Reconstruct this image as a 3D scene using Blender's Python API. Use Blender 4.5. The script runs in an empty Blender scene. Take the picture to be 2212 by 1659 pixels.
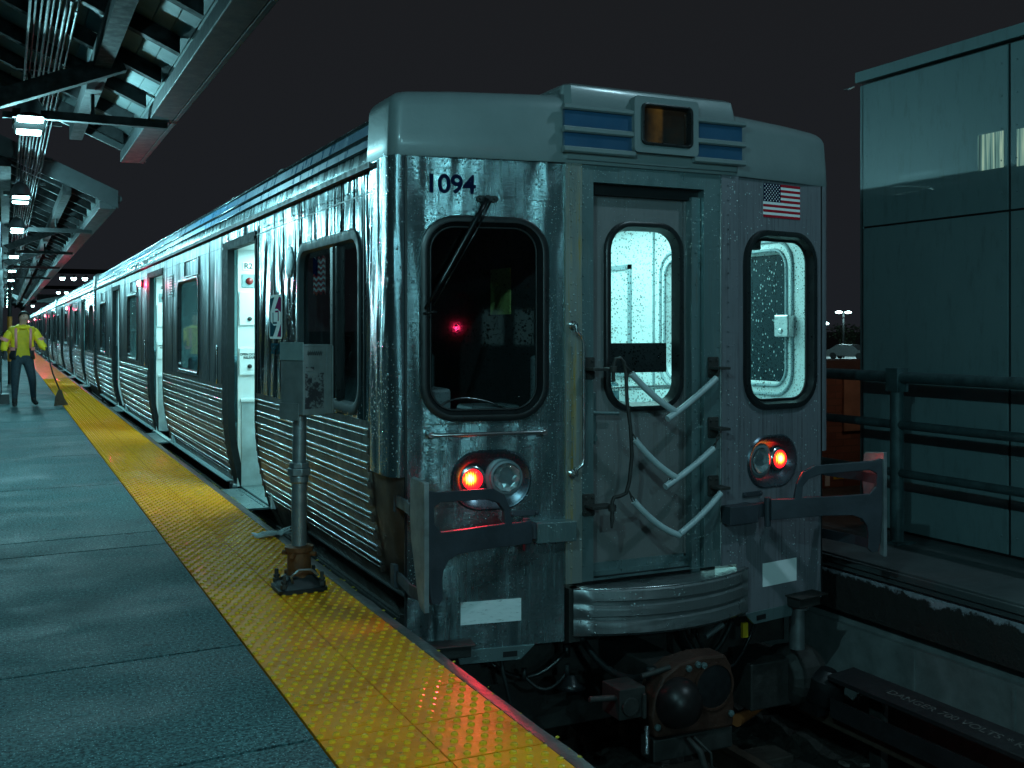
import bpy, bmesh, math, random
from mathutils import Vector, Matrix
random.seed(7)
R = math.radians
scene = bpy.context.scene
COL = scene.collection

# ------------------------------------------------------------------ camera, world, exposure
cam_d = bpy.data.cameras.new("camera")
cam = bpy.data.objects.new("camera", cam_d)
COL.objects.link(cam)
cam_d.sensor_fit = 'HORIZONTAL'
cam_d.sensor_width = 36.0
cam_d.lens = 36.0 * 2285.0 / 2212.0
cam_d.shift_y = -(829.5 - 712.0) / 2212.0
cam_d.clip_start = 0.05
cam_d.clip_end = 2000.0
cam.location = (-3.36, -5.35, 1.45)
cam.rotation_euler = (R(90), 0, R(-25.6))
scene.camera = cam

world = bpy.data.worlds.new("World")
scene.world = world
world.use_nodes = True
wn = world.node_tree.nodes
wl = world.node_tree.links
bg = wn['Background']
bg.inputs['Color'].default_value = (0.0096, 0.0100, 0.0113, 1)
bg.inputs['Strength'].default_value = 1.0
_tc = wn.new('ShaderNodeTexCoord'); _sp = wn.new('ShaderNodeSeparateXYZ'); wl.new(_tc.outputs['Generated'], _sp.inputs[0])
_rp = wn.new('ShaderNodeValToRGB'); wl.new(_sp.outputs[2], _rp.inputs[0])
_rp.color_ramp.elements[0].position = 0.0; _rp.color_ramp.elements[0].color = (.0084, .0096, .0122, 1)
_rp.color_ramp.elements[1].position = .42; _rp.color_ramp.elements[1].color = (.0080, .0086, .0096, 1)
wl.new(_rp.outputs[0], bg.inputs['Color'])

scene.render.engine = 'CYCLES'
scene.view_settings.view_transform = 'Standard'
scene.view_settings.look = 'None'
scene.view_settings.exposure = 0.4
scene.view_settings.gamma = 1.0
cy = scene.cycles
cy.use_denoising = True
try:
    cy.denoiser = 'OPENIMAGEDENOISE'
    cy.denoising_input_passes = 'RGB_ALBEDO_NORMAL'
    cy.denoising_prefilter = 'ACCURATE'
except Exception:
    pass
cy.max_bounces = 8
cy.diffuse_bounces = 3
cy.glossy_bounces = 4
cy.transparent_max_bounces = 12
cy.sample_clamp_indirect = 4.0
cy.caustics_reflective = False
cy.caustics_refractive = False

TEAL = (0.36, 0.90, 1.0)          # colour of the platform lamps
# ------------------------------------------------------------------ helpers
class MB:
    def __init__(s):
        s.v = []; s.f = []; s.m = []; s.mi = 0
    def vert(s, p):
        s.v.append(tuple(p)); return len(s.v) - 1
    def face(s, idx):
        s.f.append(tuple(idx)); s.m.append(s.mi)
    def box(s, x0, x1, y0, y1, z0, z1, M=None):
        P = [(x, y, z) for z in (z0, z1) for y in (y0, y1) for x in (x0, x1)]
        if M is not None: P = [tuple(M @ Vector(p)) for p in P]
        b = len(s.v); s.v += P
        for q in ((0,2,3,1),(4,5,7,6),(0,1,5,4),(2,6,7,3),(0,4,6,2),(1,3,7,5)):
            s.face([b+i for i in q])
    def cyl(s, p0, p1, r0, r1=None, seg=14, caps=True):
        r1 = r0 if r1 is None else r1
        a = Vector(p0); c = Vector(p1); d = (c - a).normalized()
        u = d.orthogonal().normalized(); w = d.cross(u)
        b = len(s.v)
        for p, r in ((a, r0), (c, r1)):
            for i in range(seg):
                t = 2*math.pi*i/seg
                s.v.append(tuple(p + u*math.cos(t)*r + w*math.sin(t)*r))
        for i in range(seg):
            j = (i+1) % seg
            s.face((b+i, b+j, b+seg+j, b+seg+i))
        if caps:
            s.face([b+i for i in range(seg)][::-1]); s.face([b+seg+i for i in range(seg)])
    def tube(s, pts, r, seg=8, caps=True, closed=False):
        P = [Vector(p) for p in pts]; n = len(P)
        rr = r if isinstance(r, (list, tuple)) else [r]*n
        T = []
        for i in range(n):
            if closed: t = P[(i+1) % n] - P[i-1]
            else: t = P[min(i+1, n-1)] - P[max(i-1, 0)]
            T.append(t.normalized())
        u = T[0].orthogonal().normalized()
        b = len(s.v)
        for i in range(n):
            u = (u - T[i]*u.dot(T[i])).normalized(); w = T[i].cross(u)
            for k in range(seg):
                a = 2*math.pi*k/seg
                s.v.append(tuple(P[i] + (u*math.cos(a) + w*math.sin(a))*rr[i]))
        for i in range(n if closed else n-1):
            ii = (i+1) % n
            for k in range(seg):
                kk = (k+1) % seg
                s.face((b+i*seg+k, b+i*seg+kk, b+ii*seg+kk, b+ii*seg+k))
        if caps and not closed:
            s.face([b+k for k in range(seg)][::-1]); s.face([b+(n-1)*seg+k for k in range(seg)])
    def loop(s, pts):
        b = len(s.v); s.v += [tuple(p) for p in pts]; return list(range(b, b+len(pts)))
    def bridge(s, A, B, closed=True):
        n = len(A)
        for i in range(n if closed else n-1):
            j = (i+1) % n
            s.face((A[i], A[j], B[j], B[i]))
    def loft(s, loops, closed=True, cap0=False, cap1=False):
        L = [s.loop(l) for l in loops]
        for a, b in zip(L, L[1:]): s.bridge(a, b, closed)
        if cap0: s.face(L[0][::-1])
        if cap1: s.face(L[-1])
    def prism(s, poly, fn0, fn1):
        A = s.loop([fn0(*p) for p in poly]); B = s.loop([fn1(*p) for p in poly])
        s.bridge(A, B); s.face(A[::-1]); s.face(B)
    def lathe(s, prof, o, ax, seg=20):
        a = Vector(ax).normalized(); u = a.orthogonal().normalized(); w = a.cross(u); o = Vector(o)
        L = []
        for r, h in prof:
            L.append(s.loop([o + a*h + (u*math.cos(2*math.pi*i/seg) + w*math.sin(2*math.pi*i/seg))*max(r, 1e-4) for i in range(seg)]))
        for p, q in zip(L, L[1:]): s.bridge(p, q)
        s.face(L[0][::-1]); s.face(L[-1])
    def dome(s, p, n, r, h, seg=6):
        p = Vector(p); a = Vector(n).normalized(); u = a.orthogonal().normalized(); w = a.cross(u)
        ring = lambda rr, hh: s.loop([p + a*hh + (u*math.cos(2*math.pi*i/seg) + w*math.sin(2*math.pi*i/seg))*rr for i in range(seg)])
        A = ring(r, 0); B = ring(r*.78, h*.8); s.bridge(A, B)
        t = s.vert(p + a*h)
        for i in range(seg): s.face((B[i], B[(i+1) % seg], t))
    def build(s, name, mat, parent=None, smooth=False, bevel=0, recalc=True, auto=None):
        me = bpy.data.meshes.new(name)
        me.from_pydata(s.v, [], s.f)
        mats = mat if isinstance(mat, (list, tuple)) else [mat]
        for m in mats: me.materials.append(m)
        for p, i in zip(me.polygons, s.m): p.material_index = i
        if recalc:
            bm = bmesh.new(); bm.from_mesh(me)
            bmesh.ops.recalc_face_normals(bm, faces=bm.faces)
            bm.to_mesh(me); bm.free()
        me.update()
        if smooth:
            me.polygons.foreach_set('use_smooth', [True]*len(me.polygons))
            if auto:
                try: me.set_sharp_from_angle(angle=R(auto))
                except Exception: pass
        o = bpy.data.objects.new(name, me)
        COL.objects.link(o)
        if parent is not None: o.parent = parent
        if bevel:
            b = o.modifiers.new('bevel', 'BEVEL'); b.width = bevel; b.segments = 2; b.limit_method = 'ANGLE'; b.angle_limit = R(40)
            b.harden_normals = False
        return o

def rr(cx, cz, w, h, r, n=6):
    """rounded rectangle, counter-clockwise list of 2-D points"""
    pts = []
    for qx, qz, a0 in ((1, 1, 0), (-1, 1, 90), (-1, -1, 180), (1, -1, 270)):
        ox = cx + qx*(w/2 - r); oz = cz + qz*(h/2 - r)
        for i in range(n+1):
            a = R(a0 + 90*i/n); pts.append((ox + r*math.cos(a), oz + r*math.sin(a)))
    return pts
def rect_like(x0, x1, z0, z1, n=6):
    pts = []
    for x, z in ((x1, z1), (x0, z1), (x0, z0), (x1, z0)): pts += [(x, z)]*(n+1)
    return pts

def tag(o, label=None, cat=None, group=None, kind=None):
    if label: o['label'] = label
    if cat: o['category'] = cat
    if group: o['group'] = group
    if kind: o['kind'] = kind
    return o
def empty(name, loc=(0, 0, 0), rz=0, parent=None):
    o = bpy.data.objects.new(name, None); o.location = loc; o.rotation_euler = (0, 0, rz)
    o.empty_display_size = .2
    COL.objects.link(o)
    if parent is not None: o.parent = parent
    return o
def kids(o): return [c for c in bpy.data.objects if c.parent is o]
def copy_tree(o, parent=None, keep=None):
    c = o.copy(); COL.objects.link(c); c.parent = parent
    for ch in kids(o):
        if keep is None or keep(ch): copy_tree(ch, c)
    return c
def text(name, body, size, mat, parent, M, offset=0.0, extrude=0.001, sx=1.0):
    cu = bpy.data.curves.new(name, 'FONT'); cu.body = body; cu.size = size; cu.align_x = 'CENTER'; cu.align_y = 'CENTER'
    cu.offset = offset; cu.extrude = extrude
    t = bpy.data.objects.new(name, cu); COL.objects.link(t)
    bpy.context.view_layer.update()
    me = bpy.data.meshes.new_from_object(t.evaluated_get(bpy.context.evaluated_depsgraph_get()))
    bpy.data.objects.remove(t); bpy.data.curves.remove(cu)
    me.transform(M @ Matrix.Diagonal((sx, 1, 1, 1)))
    me.materials.clear(); me.materials.append(mat)
    o = bpy.data.objects.new(name, me); COL.objects.link(o)
    if parent is not None: o.parent = parent
    return o
def basis(o, ex, ey, ez):
    m = Matrix((ex, ey, ez)).transposed().to_4x4(); m.translation = Vector(o); return m

# ------------------------------------------------------------------ materials
def new_mat(name):
    m = bpy.data.materials.new(name); m.use_nodes = True
    nt = m.node_tree; b = nt.nodes['Principled BSDF']
    return m, nt, b
def N(nt, typ, **kw):
    n = nt.nodes.new(typ)
    for k, v in kw.items():
        if k.startswith('i_'):
            key = k[2:]
            n.inputs[int(key) if key.isdigit() else key.replace('_', ' ')].default_value = v
        else: setattr(n, k, v)
    return n
def L(nt, a, b): nt.links.new(a, b)
def ramp(nt, src, stops):
    r = nt.nodes.new('ShaderNodeValToRGB'); e = r.color_ramp.elements
    while len(e) < len(stops): e.new(.5)
    for el, (p, c) in zip(e, stops):
        el.position = p; el.color = c if len(c) == 4 else (*c, 1)
    nt.links.new(src, r.inputs[0]); return r.outputs[0]
def coords(nt, scale=(1, 1, 1), loc=(0, 0, 0)):
    tc = nt.nodes.new('ShaderNodeTexCoord'); mp = nt.nodes.new('ShaderNodeMapping')
    mp.inputs['Scale'].default_value = scale; mp.inputs['Location'].default_value = loc
    nt.links.new(tc.outputs['Object'], mp.inputs[0]); return mp.outputs[0]
def noise(nt, vec, scale, detail=4, rough=.55, dist=0):
    n = N(nt, 'ShaderNodeTexNoise'); n.inputs['Scale'].default_value = scale; n.inputs['Detail'].default_value = detail
    n.inputs['Roughness'].default_value = rough; n.inputs['Distortion'].default_value = dist
    nt.links.new(vec, n.inputs['Vector']); return n.outputs[0]
def mixc(nt, fac, a, b, mode='MIX'):
    m = nt.nodes.new('ShaderNodeMix'); m.data_type = 'RGBA'; m.blend_type = mode
    for sock, val in ((m.inputs[0], fac), (m.inputs[6], a), (m.inputs[7], b)):
        if hasattr(val, 'links'): nt.links.new(val, sock)
        elif isinstance(val, tuple): sock.default_value = val if len(val) == 4 else (*val, 1)
        else: sock.default_value = val
    return m.outputs[2]
def mth(nt, op, a, b=None, c=None):
    m = nt.nodes.new('ShaderNodeMath'); m.operation = op
    for i, x in enumerate((a, b, c)):
        if x is None: continue
        if hasattr(x, 'links'): nt.links.new(x, m.inputs[i])
        else: m.inputs[i].default_value = x
    return m.outputs[0]
def bump(nt, h, strength, dist, prev=None):
    b = nt.nodes.new('ShaderNodeBump'); b.inputs['Strength'].default_value = strength; b.inputs['Distance'].default_value = dist
    nt.links.new(h, b.inputs['Height'])
    if prev is not None: nt.links.new(prev, b.inputs['Normal'])
    return b.outputs[0]
def drops(nt, vec, scale, size=.28, keep=.55):
    """height field of rain drops: little caps inside voronoi cells, only some cells filled"""
    v = N(nt, 'ShaderNodeTexVoronoi'); v.inputs['Scale'].default_value = scale; v.inputs['Randomness'].default_value = 1
    nt.links.new(vec, v.inputs['Vector'])
    sep = nt.nodes.new('ShaderNodeSeparateColor'); nt.links.new(v.outputs['Color'], sep.inputs[0])
    on = mth(nt, 'LESS_THAN', sep.outputs[0], keep)
    rad = mth(nt, 'MULTIPLY_ADD', sep.outputs[1], size*.7, size*.45)
    k = mth(nt, 'DIVIDE', v.outputs['Distance'], rad)
    h = mth(nt, 'SUBTRACT', 1.0, mth(nt, 'MULTIPLY', k, k))
    h = mth(nt, 'MAXIMUM', h, 0.0)
    return mth(nt, 'MULTIPLY', mth(nt, 'POWER', h, .6), on)

def simple(name, col, rough=.5, metal=0.0, var=.25, scale=9, spec=.5, bumpd=0.0, bscale=60, coat=0):
    m, nt, b = new_mat(name)
    vec = coords(nt); n = noise(nt, vec, scale, 6, .6)
    c = ramp(nt, n, [(.25, tuple(x*(1-var) for x in col)), (.75, tuple(min(1, x*(1+var)) for x in col))])
    L(nt, c, b.inputs['Base Color'])
    b.inputs['Metallic'].default_value = metal
    b.inputs['Specular IOR Level'].default_value = spec
    if coat: b.inputs['Coat Weight'].default_value = coat; b.inputs['Coat Roughness'].default_value = .12
    rn = noise(nt, vec, scale*2.3, 4)
    L(nt, ramp(nt, rn, [(.3, (rough*.8,)*3), (.7, (min(1, rough*1.2),)*3)]), b.inputs['Roughness'])
    if bumpd: L(nt, bump(nt, noise(nt, vec, bscale, 4), .5, bumpd), b.inputs['Normal'])
    return m
def emit(name, col, s):
    m = bpy.data.materials.new(name); m.use_nodes = True; nt = m.node_tree
    nt.nodes.remove(nt.nodes['Principled BSDF'])
    e = nt.nodes.new('ShaderNodeEmission'); e.inputs[0].default_value = (*col, 1); e.inputs[1].default_value = s
    L(nt, e.outputs[0], nt.nodes['Material Output'].inputs[0]); return m

def steel(name, base, rough, metal, wav=(2.0, 2.0, .55), wamt=.05, drop=.6, dscale=55, dirt=(.10, .09, .075), dirtamt=.5, fine=1.0, keep=.5, grime_low=None, grain=0.0, dots=.55):
    m, nt, b = new_mat(name)
    vec = coords(nt)
    wv = coords(nt, wav)
    w = noise(nt, wv, 1.6, 2, .5, .6)
    st = coords(nt, (26, 26, .9)); sn = noise(nt, st, 2.2, 5, .65)              # vertical run marks
    pn = noise(nt, vec, 3.3, 6, .62)
    d = mth(nt, 'MULTIPLY', ramp(nt, sn, [(.48, (0, 0, 0)), (.72, (1, 1, 1))]), ramp(nt, pn, [(.38, (0, 0, 0)), (.68, (1, 1, 1))]))
    d = mth(nt, 'MULTIPLY', d, dirtamt)
    if grime_low:
        z0, z1, amt = grime_low
        sx = nt.nodes.new('ShaderNodeSeparateXYZ'); L(nt, vec, sx.inputs[0])
        g = nt.nodes.new('ShaderNodeMapRange'); g.inputs[1].default_value = z1; g.inputs[2].default_value = z0
        g.inputs[3].default_value = 0; g.inputs[4].default_value = amt
        L(nt, sx.outputs[2], g.inputs[0])
        blot = ramp(nt, noise(nt, vec, 2.1, 7, .68), [(.34, (0.25, 0.25, 0.25)), (.62, (1, 1, 1))])
        d = mth(nt, 'MAXIMUM', d, mth(nt, 'MULTIPLY', g.outputs[0], blot))
    c = mixc(nt, d, base, dirt)
    mt = mth(nt, 'MULTIPLY_ADD', d, -metal*.75, metal)
    if drop:
        patch = ramp(nt, noise(nt, vec, 2.6, 4, .6), [(.42, (.0, .0, .0)), (.58, (1, 1, 1))])
        hh = mth(nt, 'MULTIPLY', drops(nt, vec, dscale, .36, keep), patch)
        dot = mth(nt, 'MULTIPLY', mth(nt, 'GREATER_THAN', hh, .45), dots)  # pale dots put the sparkle of lit drops into the base colour
        c = mixc(nt, dot, c, (.62, .80, .82)); mt = mth(nt, 'MULTIPLY', mt, mth(nt, 'SUBTRACT', 1.0, dot))
    L(nt, c, b.inputs['Base Color']); L(nt, mt, b.inputs['Metallic'])
    r0 = ramp(nt, noise(nt, coords(nt, (5, 5, 1.2)), 2.0, 5, .6), [(.3, (rough*.65,)*3), (.72, (rough*1.35,)*3)])
    rgh = mth(nt, 'MULTIPLY_ADD', d, .25, r0)
    L(nt, rgh, b.inputs['Roughness'])
    nrm = bump(nt, w, 1.0, wamt)
    nrm = bump(nt, noise(nt, coords(nt, (60, 60, 1.5)), 3, 3, .6), .10*fine, .004, nrm)
    if grain: nrm = bump(nt, noise(nt, coords(nt, (2.5, 2.5, 260)), 3, 2, .6), grain, .003, nrm)
    if drop:
        nrm2 = bump(nt, hh, drop, .012, nrm)
        L(nt, nrm2, b.inputs['Normal'])
        L(nt, mth(nt, 'GREATER_THAN', hh, .12), b.inputs['Coat Weight'])
        b.inputs['Coat Roughness'].default_value = .05
        L(nt, nrm2, b.inputs['Coat Normal'])
    else:
        L(nt, nrm, b.inputs['Normal'])
    return m

M_FRONT = steel('wet_steel_front', (.25, .35, .37), .22, .88, (1.5, 1.5, .45), .13, 1.0, 72, (.05, .055, .055), .85, keep=.8, grain=.30, dots=.6)
M_FRONTB = steel('dull_steel_front', (.215, .215, .24), .48, .3, (1.0, 1.0, .5), .01, .5, 58, (.05, .05, .055), 1.3, keep=.35, grain=.2)
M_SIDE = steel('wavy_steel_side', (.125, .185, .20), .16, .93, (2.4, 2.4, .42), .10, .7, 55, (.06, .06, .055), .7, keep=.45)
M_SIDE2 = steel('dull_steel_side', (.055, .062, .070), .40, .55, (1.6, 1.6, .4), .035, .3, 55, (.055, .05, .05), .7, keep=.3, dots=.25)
M_PILLAR = steel('pillar_steel', (.20, .27, .29), .20, .9, (3, 3, .5), .05, .8, 60, (.06, .06, .055), .5, keep=.5, grain=.2)
M_RIB = steel('fluted_steel_side', (.085, .075, .068), .36, .6, (1.6, 1.6, .6), .02, .25, 60, (.085, .050, .030), .7, grime_low=(.15, .85, .95))
M_RIBBAR = steel('rib_bar_steel', (.23, .27, .28), .20, .9, (1.6, 1.6, .6), .004, .15, 90, (.12, .085, .055), .4)
M_ROOFSTEEL = steel('roof_steel', (.13, .18, .195), .26, .9, (1.2, 1.2, 1.2), .02, .6, 60, (.1, .085, .06), .5)
M_POST = steel('door_post_steel', (.36, .39, .37), .34, .6, (2, 2, .6), .02, .8, 60, (.34, .21, .015), 1.6, keep=.45)
M_FRAME = steel('door_frame_steel', (.21, .30, .31), .36, .7, (1.5, 1.5, .6), .01, .4, 70, (.13, .12, .105), .8, keep=.35)
M_DOORP = steel('door_leaf_steel', (.22, .22, .225), .48, .35, (1.5, 1.5, .6), .006, .35, 75, (.10, .088, .072), .9, keep=.35, grime_low=(.05, 1.0, .55))
M_RECESS = simple('lamp_recess_metal', (.13, .16, .19), .28, .85, .2, 9)
M_JAMB = simple('dark_door_jamb', (.014, .018, .02), .7, 0, .2, 8, spec=.08)
M_BARRIER = simple('barrier_grey_steel', (.055, .062, .075), .5, .3, .3, 5, bumpd=.004, bscale=25)
M_BARRIERL = simple('barrier_worn_plate', (.26, .28, .29), .42, .4, .45, 7, bumpd=.01, bscale=12)
M_DARKST = simple('dark_underframe_steel', (.035, .032, .03), .6, .2, .5, 8, bumpd=.005)
M_RUSTBR = simple('brown_corner_steel', (.085, .06, .05), .5, .4, .4, 4)
M_RUBBER = simple('black_rubber', (.012, .013, .014), .32, 0, .2, 12)
M_BLACK = simple('black_paint', (.008, .008, .009), .5, 0, .2, 12)
M_HOSE = simple('grey_hose_vinyl', (.42, .50, .52), .35, 0, .15, 14)
M_CHROME = simple('bright_rail_metal', (.55, .56, .57), .22, .95, .15, 14)
M_GALV = simple('galvanised_pipe', (.34, .36, .37), .38, .75, .3, 9, bumpd=.002, bscale=80)
M_RUST = simple('rusty_iron', (.17, .062, .022), .6, .25, .6, 10, bumpd=.012, bscale=40)
M_RUSTD = simple('dark_rusty_iron', (.060, .024, .016), .55, .25, .5, 9, bumpd=.01, bscale=30)
M_ORANGE = simple('orange_rusty_pipe', (.34, .10, .03), .6, .1, .4, 8, bumpd=.01, bscale=30)
M_BLUE = simple('blue_stripe', (.018, .075, .15), .35, 0, .15, 5, coat=.3)
M_BLUER = steel('blue_roof_stripe', (.05, .20, .36), .32, .1, (.6, .6, .6), .002, .5, 60, (.05, .06, .07), .5)
M_WHITE = simple('white_decal_and_reflection', (.90, .93, .93), .7, 0, .08, 6, spec=0.0)
M_NAVY = simple('navy_decal_and_reflection', (.006, .010, .035), .4, 0, .1, 6, spec=0.0)
M_RED = simple('red_decal_and_reflection', (.42, .02, .035), .4, 0, .1, 6, spec=0.0)
M_PURPLE = simple('magenta_decal', (.24, .03, .11), .4, 0, .1, 6, spec=0.0)
M_TEALD = simple('teal_decal', (.02, .08, .11), .4, 0, .1, 6, spec=0.0)
M_YELLOWD = simple('yellow_decal', (.8, .5, .02), .5, 0, .1, 6)
M_PAPER = None
M_BOX = simple('grey_control_box_paint', (.23, .25, .25), .5, .2, .3, 8, bumpd=.003, bscale=50)
M_INTW = simple('white_interior_panel', (.70, .76, .76), .35, 0, .06, 3)
M_INTG = simple('grey_interior_trim', (.25, .33, .35), .4, 0, .1, 3)
M_INTD = simple('dark_interior', (.05, .058, .06), .6, 0, .2, 4)
M_SEAT = simple('seat_vinyl', (.05, .11, .13), .45, 0, .2, 6)
M_LAMPHOOD = simple('lamp_hood_plastic', (.11, .12, .13), .45, 0, .2, 8)
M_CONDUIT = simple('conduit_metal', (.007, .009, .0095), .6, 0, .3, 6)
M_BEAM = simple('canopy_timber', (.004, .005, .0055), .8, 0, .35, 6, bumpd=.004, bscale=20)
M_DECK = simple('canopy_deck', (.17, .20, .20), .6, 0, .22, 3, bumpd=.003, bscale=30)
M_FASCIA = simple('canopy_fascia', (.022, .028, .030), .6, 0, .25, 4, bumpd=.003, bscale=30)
M_RAILING = simple('railing_paint', (.05, .085, .09), .42, .2, .5, 9, bumpd=.006, bscale=45)
M_CONC = simple('concrete', (.20, .21, .21), .7, 0, .3, 5, bumpd=.006, bscale=40)
M_DIRT = simple('oily_trackbed', (.022, .017, .014), .75, 0, .6, 5, bumpd=.05, bscale=18)
M_TIE = simple('wood_tie', (.035, .024, .018), .8, 0, .4, 6, bumpd=.02, bscale=20)
M_RAIL = simple('rail_steel', (.16, .11, .085), .4, .6, .4, 9)
M_COVER = simple('third_rail_cover_board', (.018, .016, .018), .65, 0, .3, 6, bumpd=.004)

M_LAMPW = emit('lamp_lens_glow', (.50, .98, 1.0), 18.0)
M_LAMPFAR = emit('far_lamp_glow', (.62, 1.0, 1.0), 9.0)
M_REDGLOW = emit('red_marker_glow', (1.0, .035, .03), 7.0)
M_YELGLOW = emit('tail_lamp_core', (1.0, .62, .08), 9.0)
M_DOORLAMP = emit('door_lamp_glow', (1.0, .35, .42), 16.0)
M_CEIL = emit('car_ceiling_light', (.5, 1.0, 1.0), 4.0)

def glass(name, tint, drop=.5, dscale=60, speck=0.0, gl=.9):
    m = bpy.data.materials.new(name); m.use_nodes = True; nt = m.node_tree
    nt.nodes.remove(nt.nodes['Principled BSDF'])
    vec = coords(nt)
    h = drops(nt, vec, dscale, .38, .7)
    h2 = drops(nt, vec, dscale*1.7, .36, .6)
    hs = mth(nt, 'MAXIMUM', h, mth(nt, 'MULTIPLY', h2, .6))
    nrm = bump(nt, hs, drop, .01)
    fr = N(nt, 'ShaderNodeFresnel'); fr.inputs[0].default_value = 1.5
    gs = N(nt, 'ShaderNodeBsdfGlossy'); gs.inputs['Roughness'].default_value = .03; gs.inputs[0].default_value = (gl, gl, gl, 1)
    L(nt, nrm, gs.inputs['Normal'])
    tr = N(nt, 'ShaderNodeBsdfTransparent')
    sp = mth(nt, 'MULTIPLY', mth(nt, 'GREATER_THAN', hs, .22), speck)
    film = noise(nt, coords(nt, (1, 1, .4)), 7, 5, .6)
    sp = mth(nt, 'MULTIPLY', sp, ramp(nt, film, [(.35, (.15, .15, .15)), (.6, (1, 1, 1))]))
    L(nt, mixc(nt, sp, tint, tuple(x*.12 for x in tint)), tr.inputs[0])
    geo = N(nt, 'ShaderNodeNewGeometry'); ff = mth(nt, 'MULTIPLY', mth(nt, 'MINIMUM', fr.outputs[0], .6), mth(nt, 'SUBTRACT', 1.0, geo.outputs['Backfacing']))
    mx = N(nt, 'ShaderNodeMixShader'); L(nt, ff, mx.inputs[0]); L(nt, tr.outputs[0], mx.inputs[1]); L(nt, gs.outputs[0], mx.inputs[2])
    L(nt, mx.outputs[0], nt.nodes['Material Output'].inputs[0])
    return m
M_GLASSD = glass('wet_glass_lit', (.88, .97, .97), .6, 62, .95)
M_GLASSC = glass('wet_glass_cab', (.72, .76, .76), .7, 55, .6, 1.0)
M_GLASSS = glass('side_glass', (.62, .70, .72), .25, 60, .3)
M_LENS = glass('lamp_lens_clear', (.9, .92, .92), .0, 50, 0)

def m_nightglass():
    m, nt, b = new_mat('rain_speckled_night_glass'); vec = coords(nt, (1, 1, .75))
    h = mth(nt, 'MAXIMUM', drops(nt, vec, 42, .30, .55), drops(nt, coords(nt, (1, 1, .4), (3, 3, 3)), 75, .3, .4))
    k = mth(nt, 'GREATER_THAN', h, .5)
    L(nt, mixc(nt, k, (.006, .018, .024), (.30, .36, .36)), b.inputs['Base Color']); b.inputs['Roughness'].default_value = .25; b.inputs['Specular IOR Level'].default_value = .2  # light caught in the drops is painted as a pale base colour
    return m
# cap: painted fibreglass, faintly stained and wet
def m_cap():
    m, nt, b = new_mat('grey_fibreglass')
    vec = coords(nt)
    n = noise(nt, vec, 2.4, 7, .6)
    c = ramp(nt, n, [(.3, (.155, .19, .195)), (.7, (.20, .24, .245))])
    spots = ramp(nt, noise(nt, vec, 6.5, 3, .5), [(.70, (0, 0, 0)), (.78, (1, 1, 1))])
    L(nt, mixc(nt, mth(nt, 'MULTIPLY', spots, .25), c, (.12, .12, .13)), b.inputs['Base Color'])
    b.inputs['Roughness'].default_value = .42; b.inputs['Coat Weight'].default_value = .25; b.inputs['Coat Roughness'].default_value = .15
    L(nt, bump(nt, noise(nt, vec, 55, 3), .25, .004), b.inputs['Normal'])
    return m
M_CAP = m_cap()

def m_paper():
    m, nt, b = new_mat('worn_label_paper')
    vec = coords(nt, (9, 9, 40)); n = noise(nt, vec, 2.0, 6, .7)
    L(nt, ramp(nt, n, [(.30, (.3, .32, .32)), (.42, (.80, .86, .86)), (.7, (.9, .95, .95))]), b.inputs['Base Color'])
    b.inputs['Roughness'].default_value = .55; return m
M_PAPER = m_paper()

def m_platform():
    m, nt, b = new_mat('wet_concrete_platform')
    vec = coords(nt)
    big = noise(nt, coords(nt, (.8, 1.2, 1)), 1.3, 6, .6)
    mid = noise(nt, coords(nt, (.6, 2.0, 1)), 13, 6, .72)
    fine = noise(nt, vec, 62, 3, .62)
    c = ramp(nt, mth(nt, 'MULTIPLY_ADD', mid, .45, mth(nt, 'MULTIPLY', big, .55)), [(.34, (.030, .068, .072)), (.52, (.052, .110, .116)), (.70, (.090, .175, .182))])
    c = mixc(nt, .9, c, ramp(nt, fine, [(.38, (.22, .24, .26)), (.62, (1.6, 1.6, 1.6))]), 'MULTIPLY')
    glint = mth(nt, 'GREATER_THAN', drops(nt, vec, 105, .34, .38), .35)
    c = mixc(nt, mth(nt, 'MULTIPLY', glint, .8), c, (.28, .48, .50))  # glints of wet grains painted into the slab colour
    gum = mth(nt, 'GREATER_THAN', drops(nt, vec, 4.2, .13, .5), .2)
    c = mixc(nt, mth(nt, 'MULTIPLY', gum, .75), c, (.012, .018, .019))
    stain = ramp(nt, noise(nt, coords(nt, (1, 1, 1), (7, 3, 0)), .9, 5, .65), [(.56, (0, 0, 0)), (.68, (1, 1, 1))])
    c = mixc(nt, mth(nt, 'MULTIPLY', stain, .45), c, (.018, .028, .030))
    L(nt, c, b.inputs['Base Color'])
    L(nt, ramp(nt, mth(nt, 'MULTIPLY_ADD', big, .7, mth(nt, 'MULTIPLY', mid, .3)), [(.36, (.48, .48, .48)), (.58, (.8, .8, .8))]), b.inputs['Roughness']); b.inputs['Specular IOR Level'].default_value = .16
    nr = bump(nt, fine, .9, .010)
    nr = bump(nt, mid, .5, .012, nr)
    L(nt, nr, b.inputs['Normal']); return m
M_PLAT = m_platform()

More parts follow.
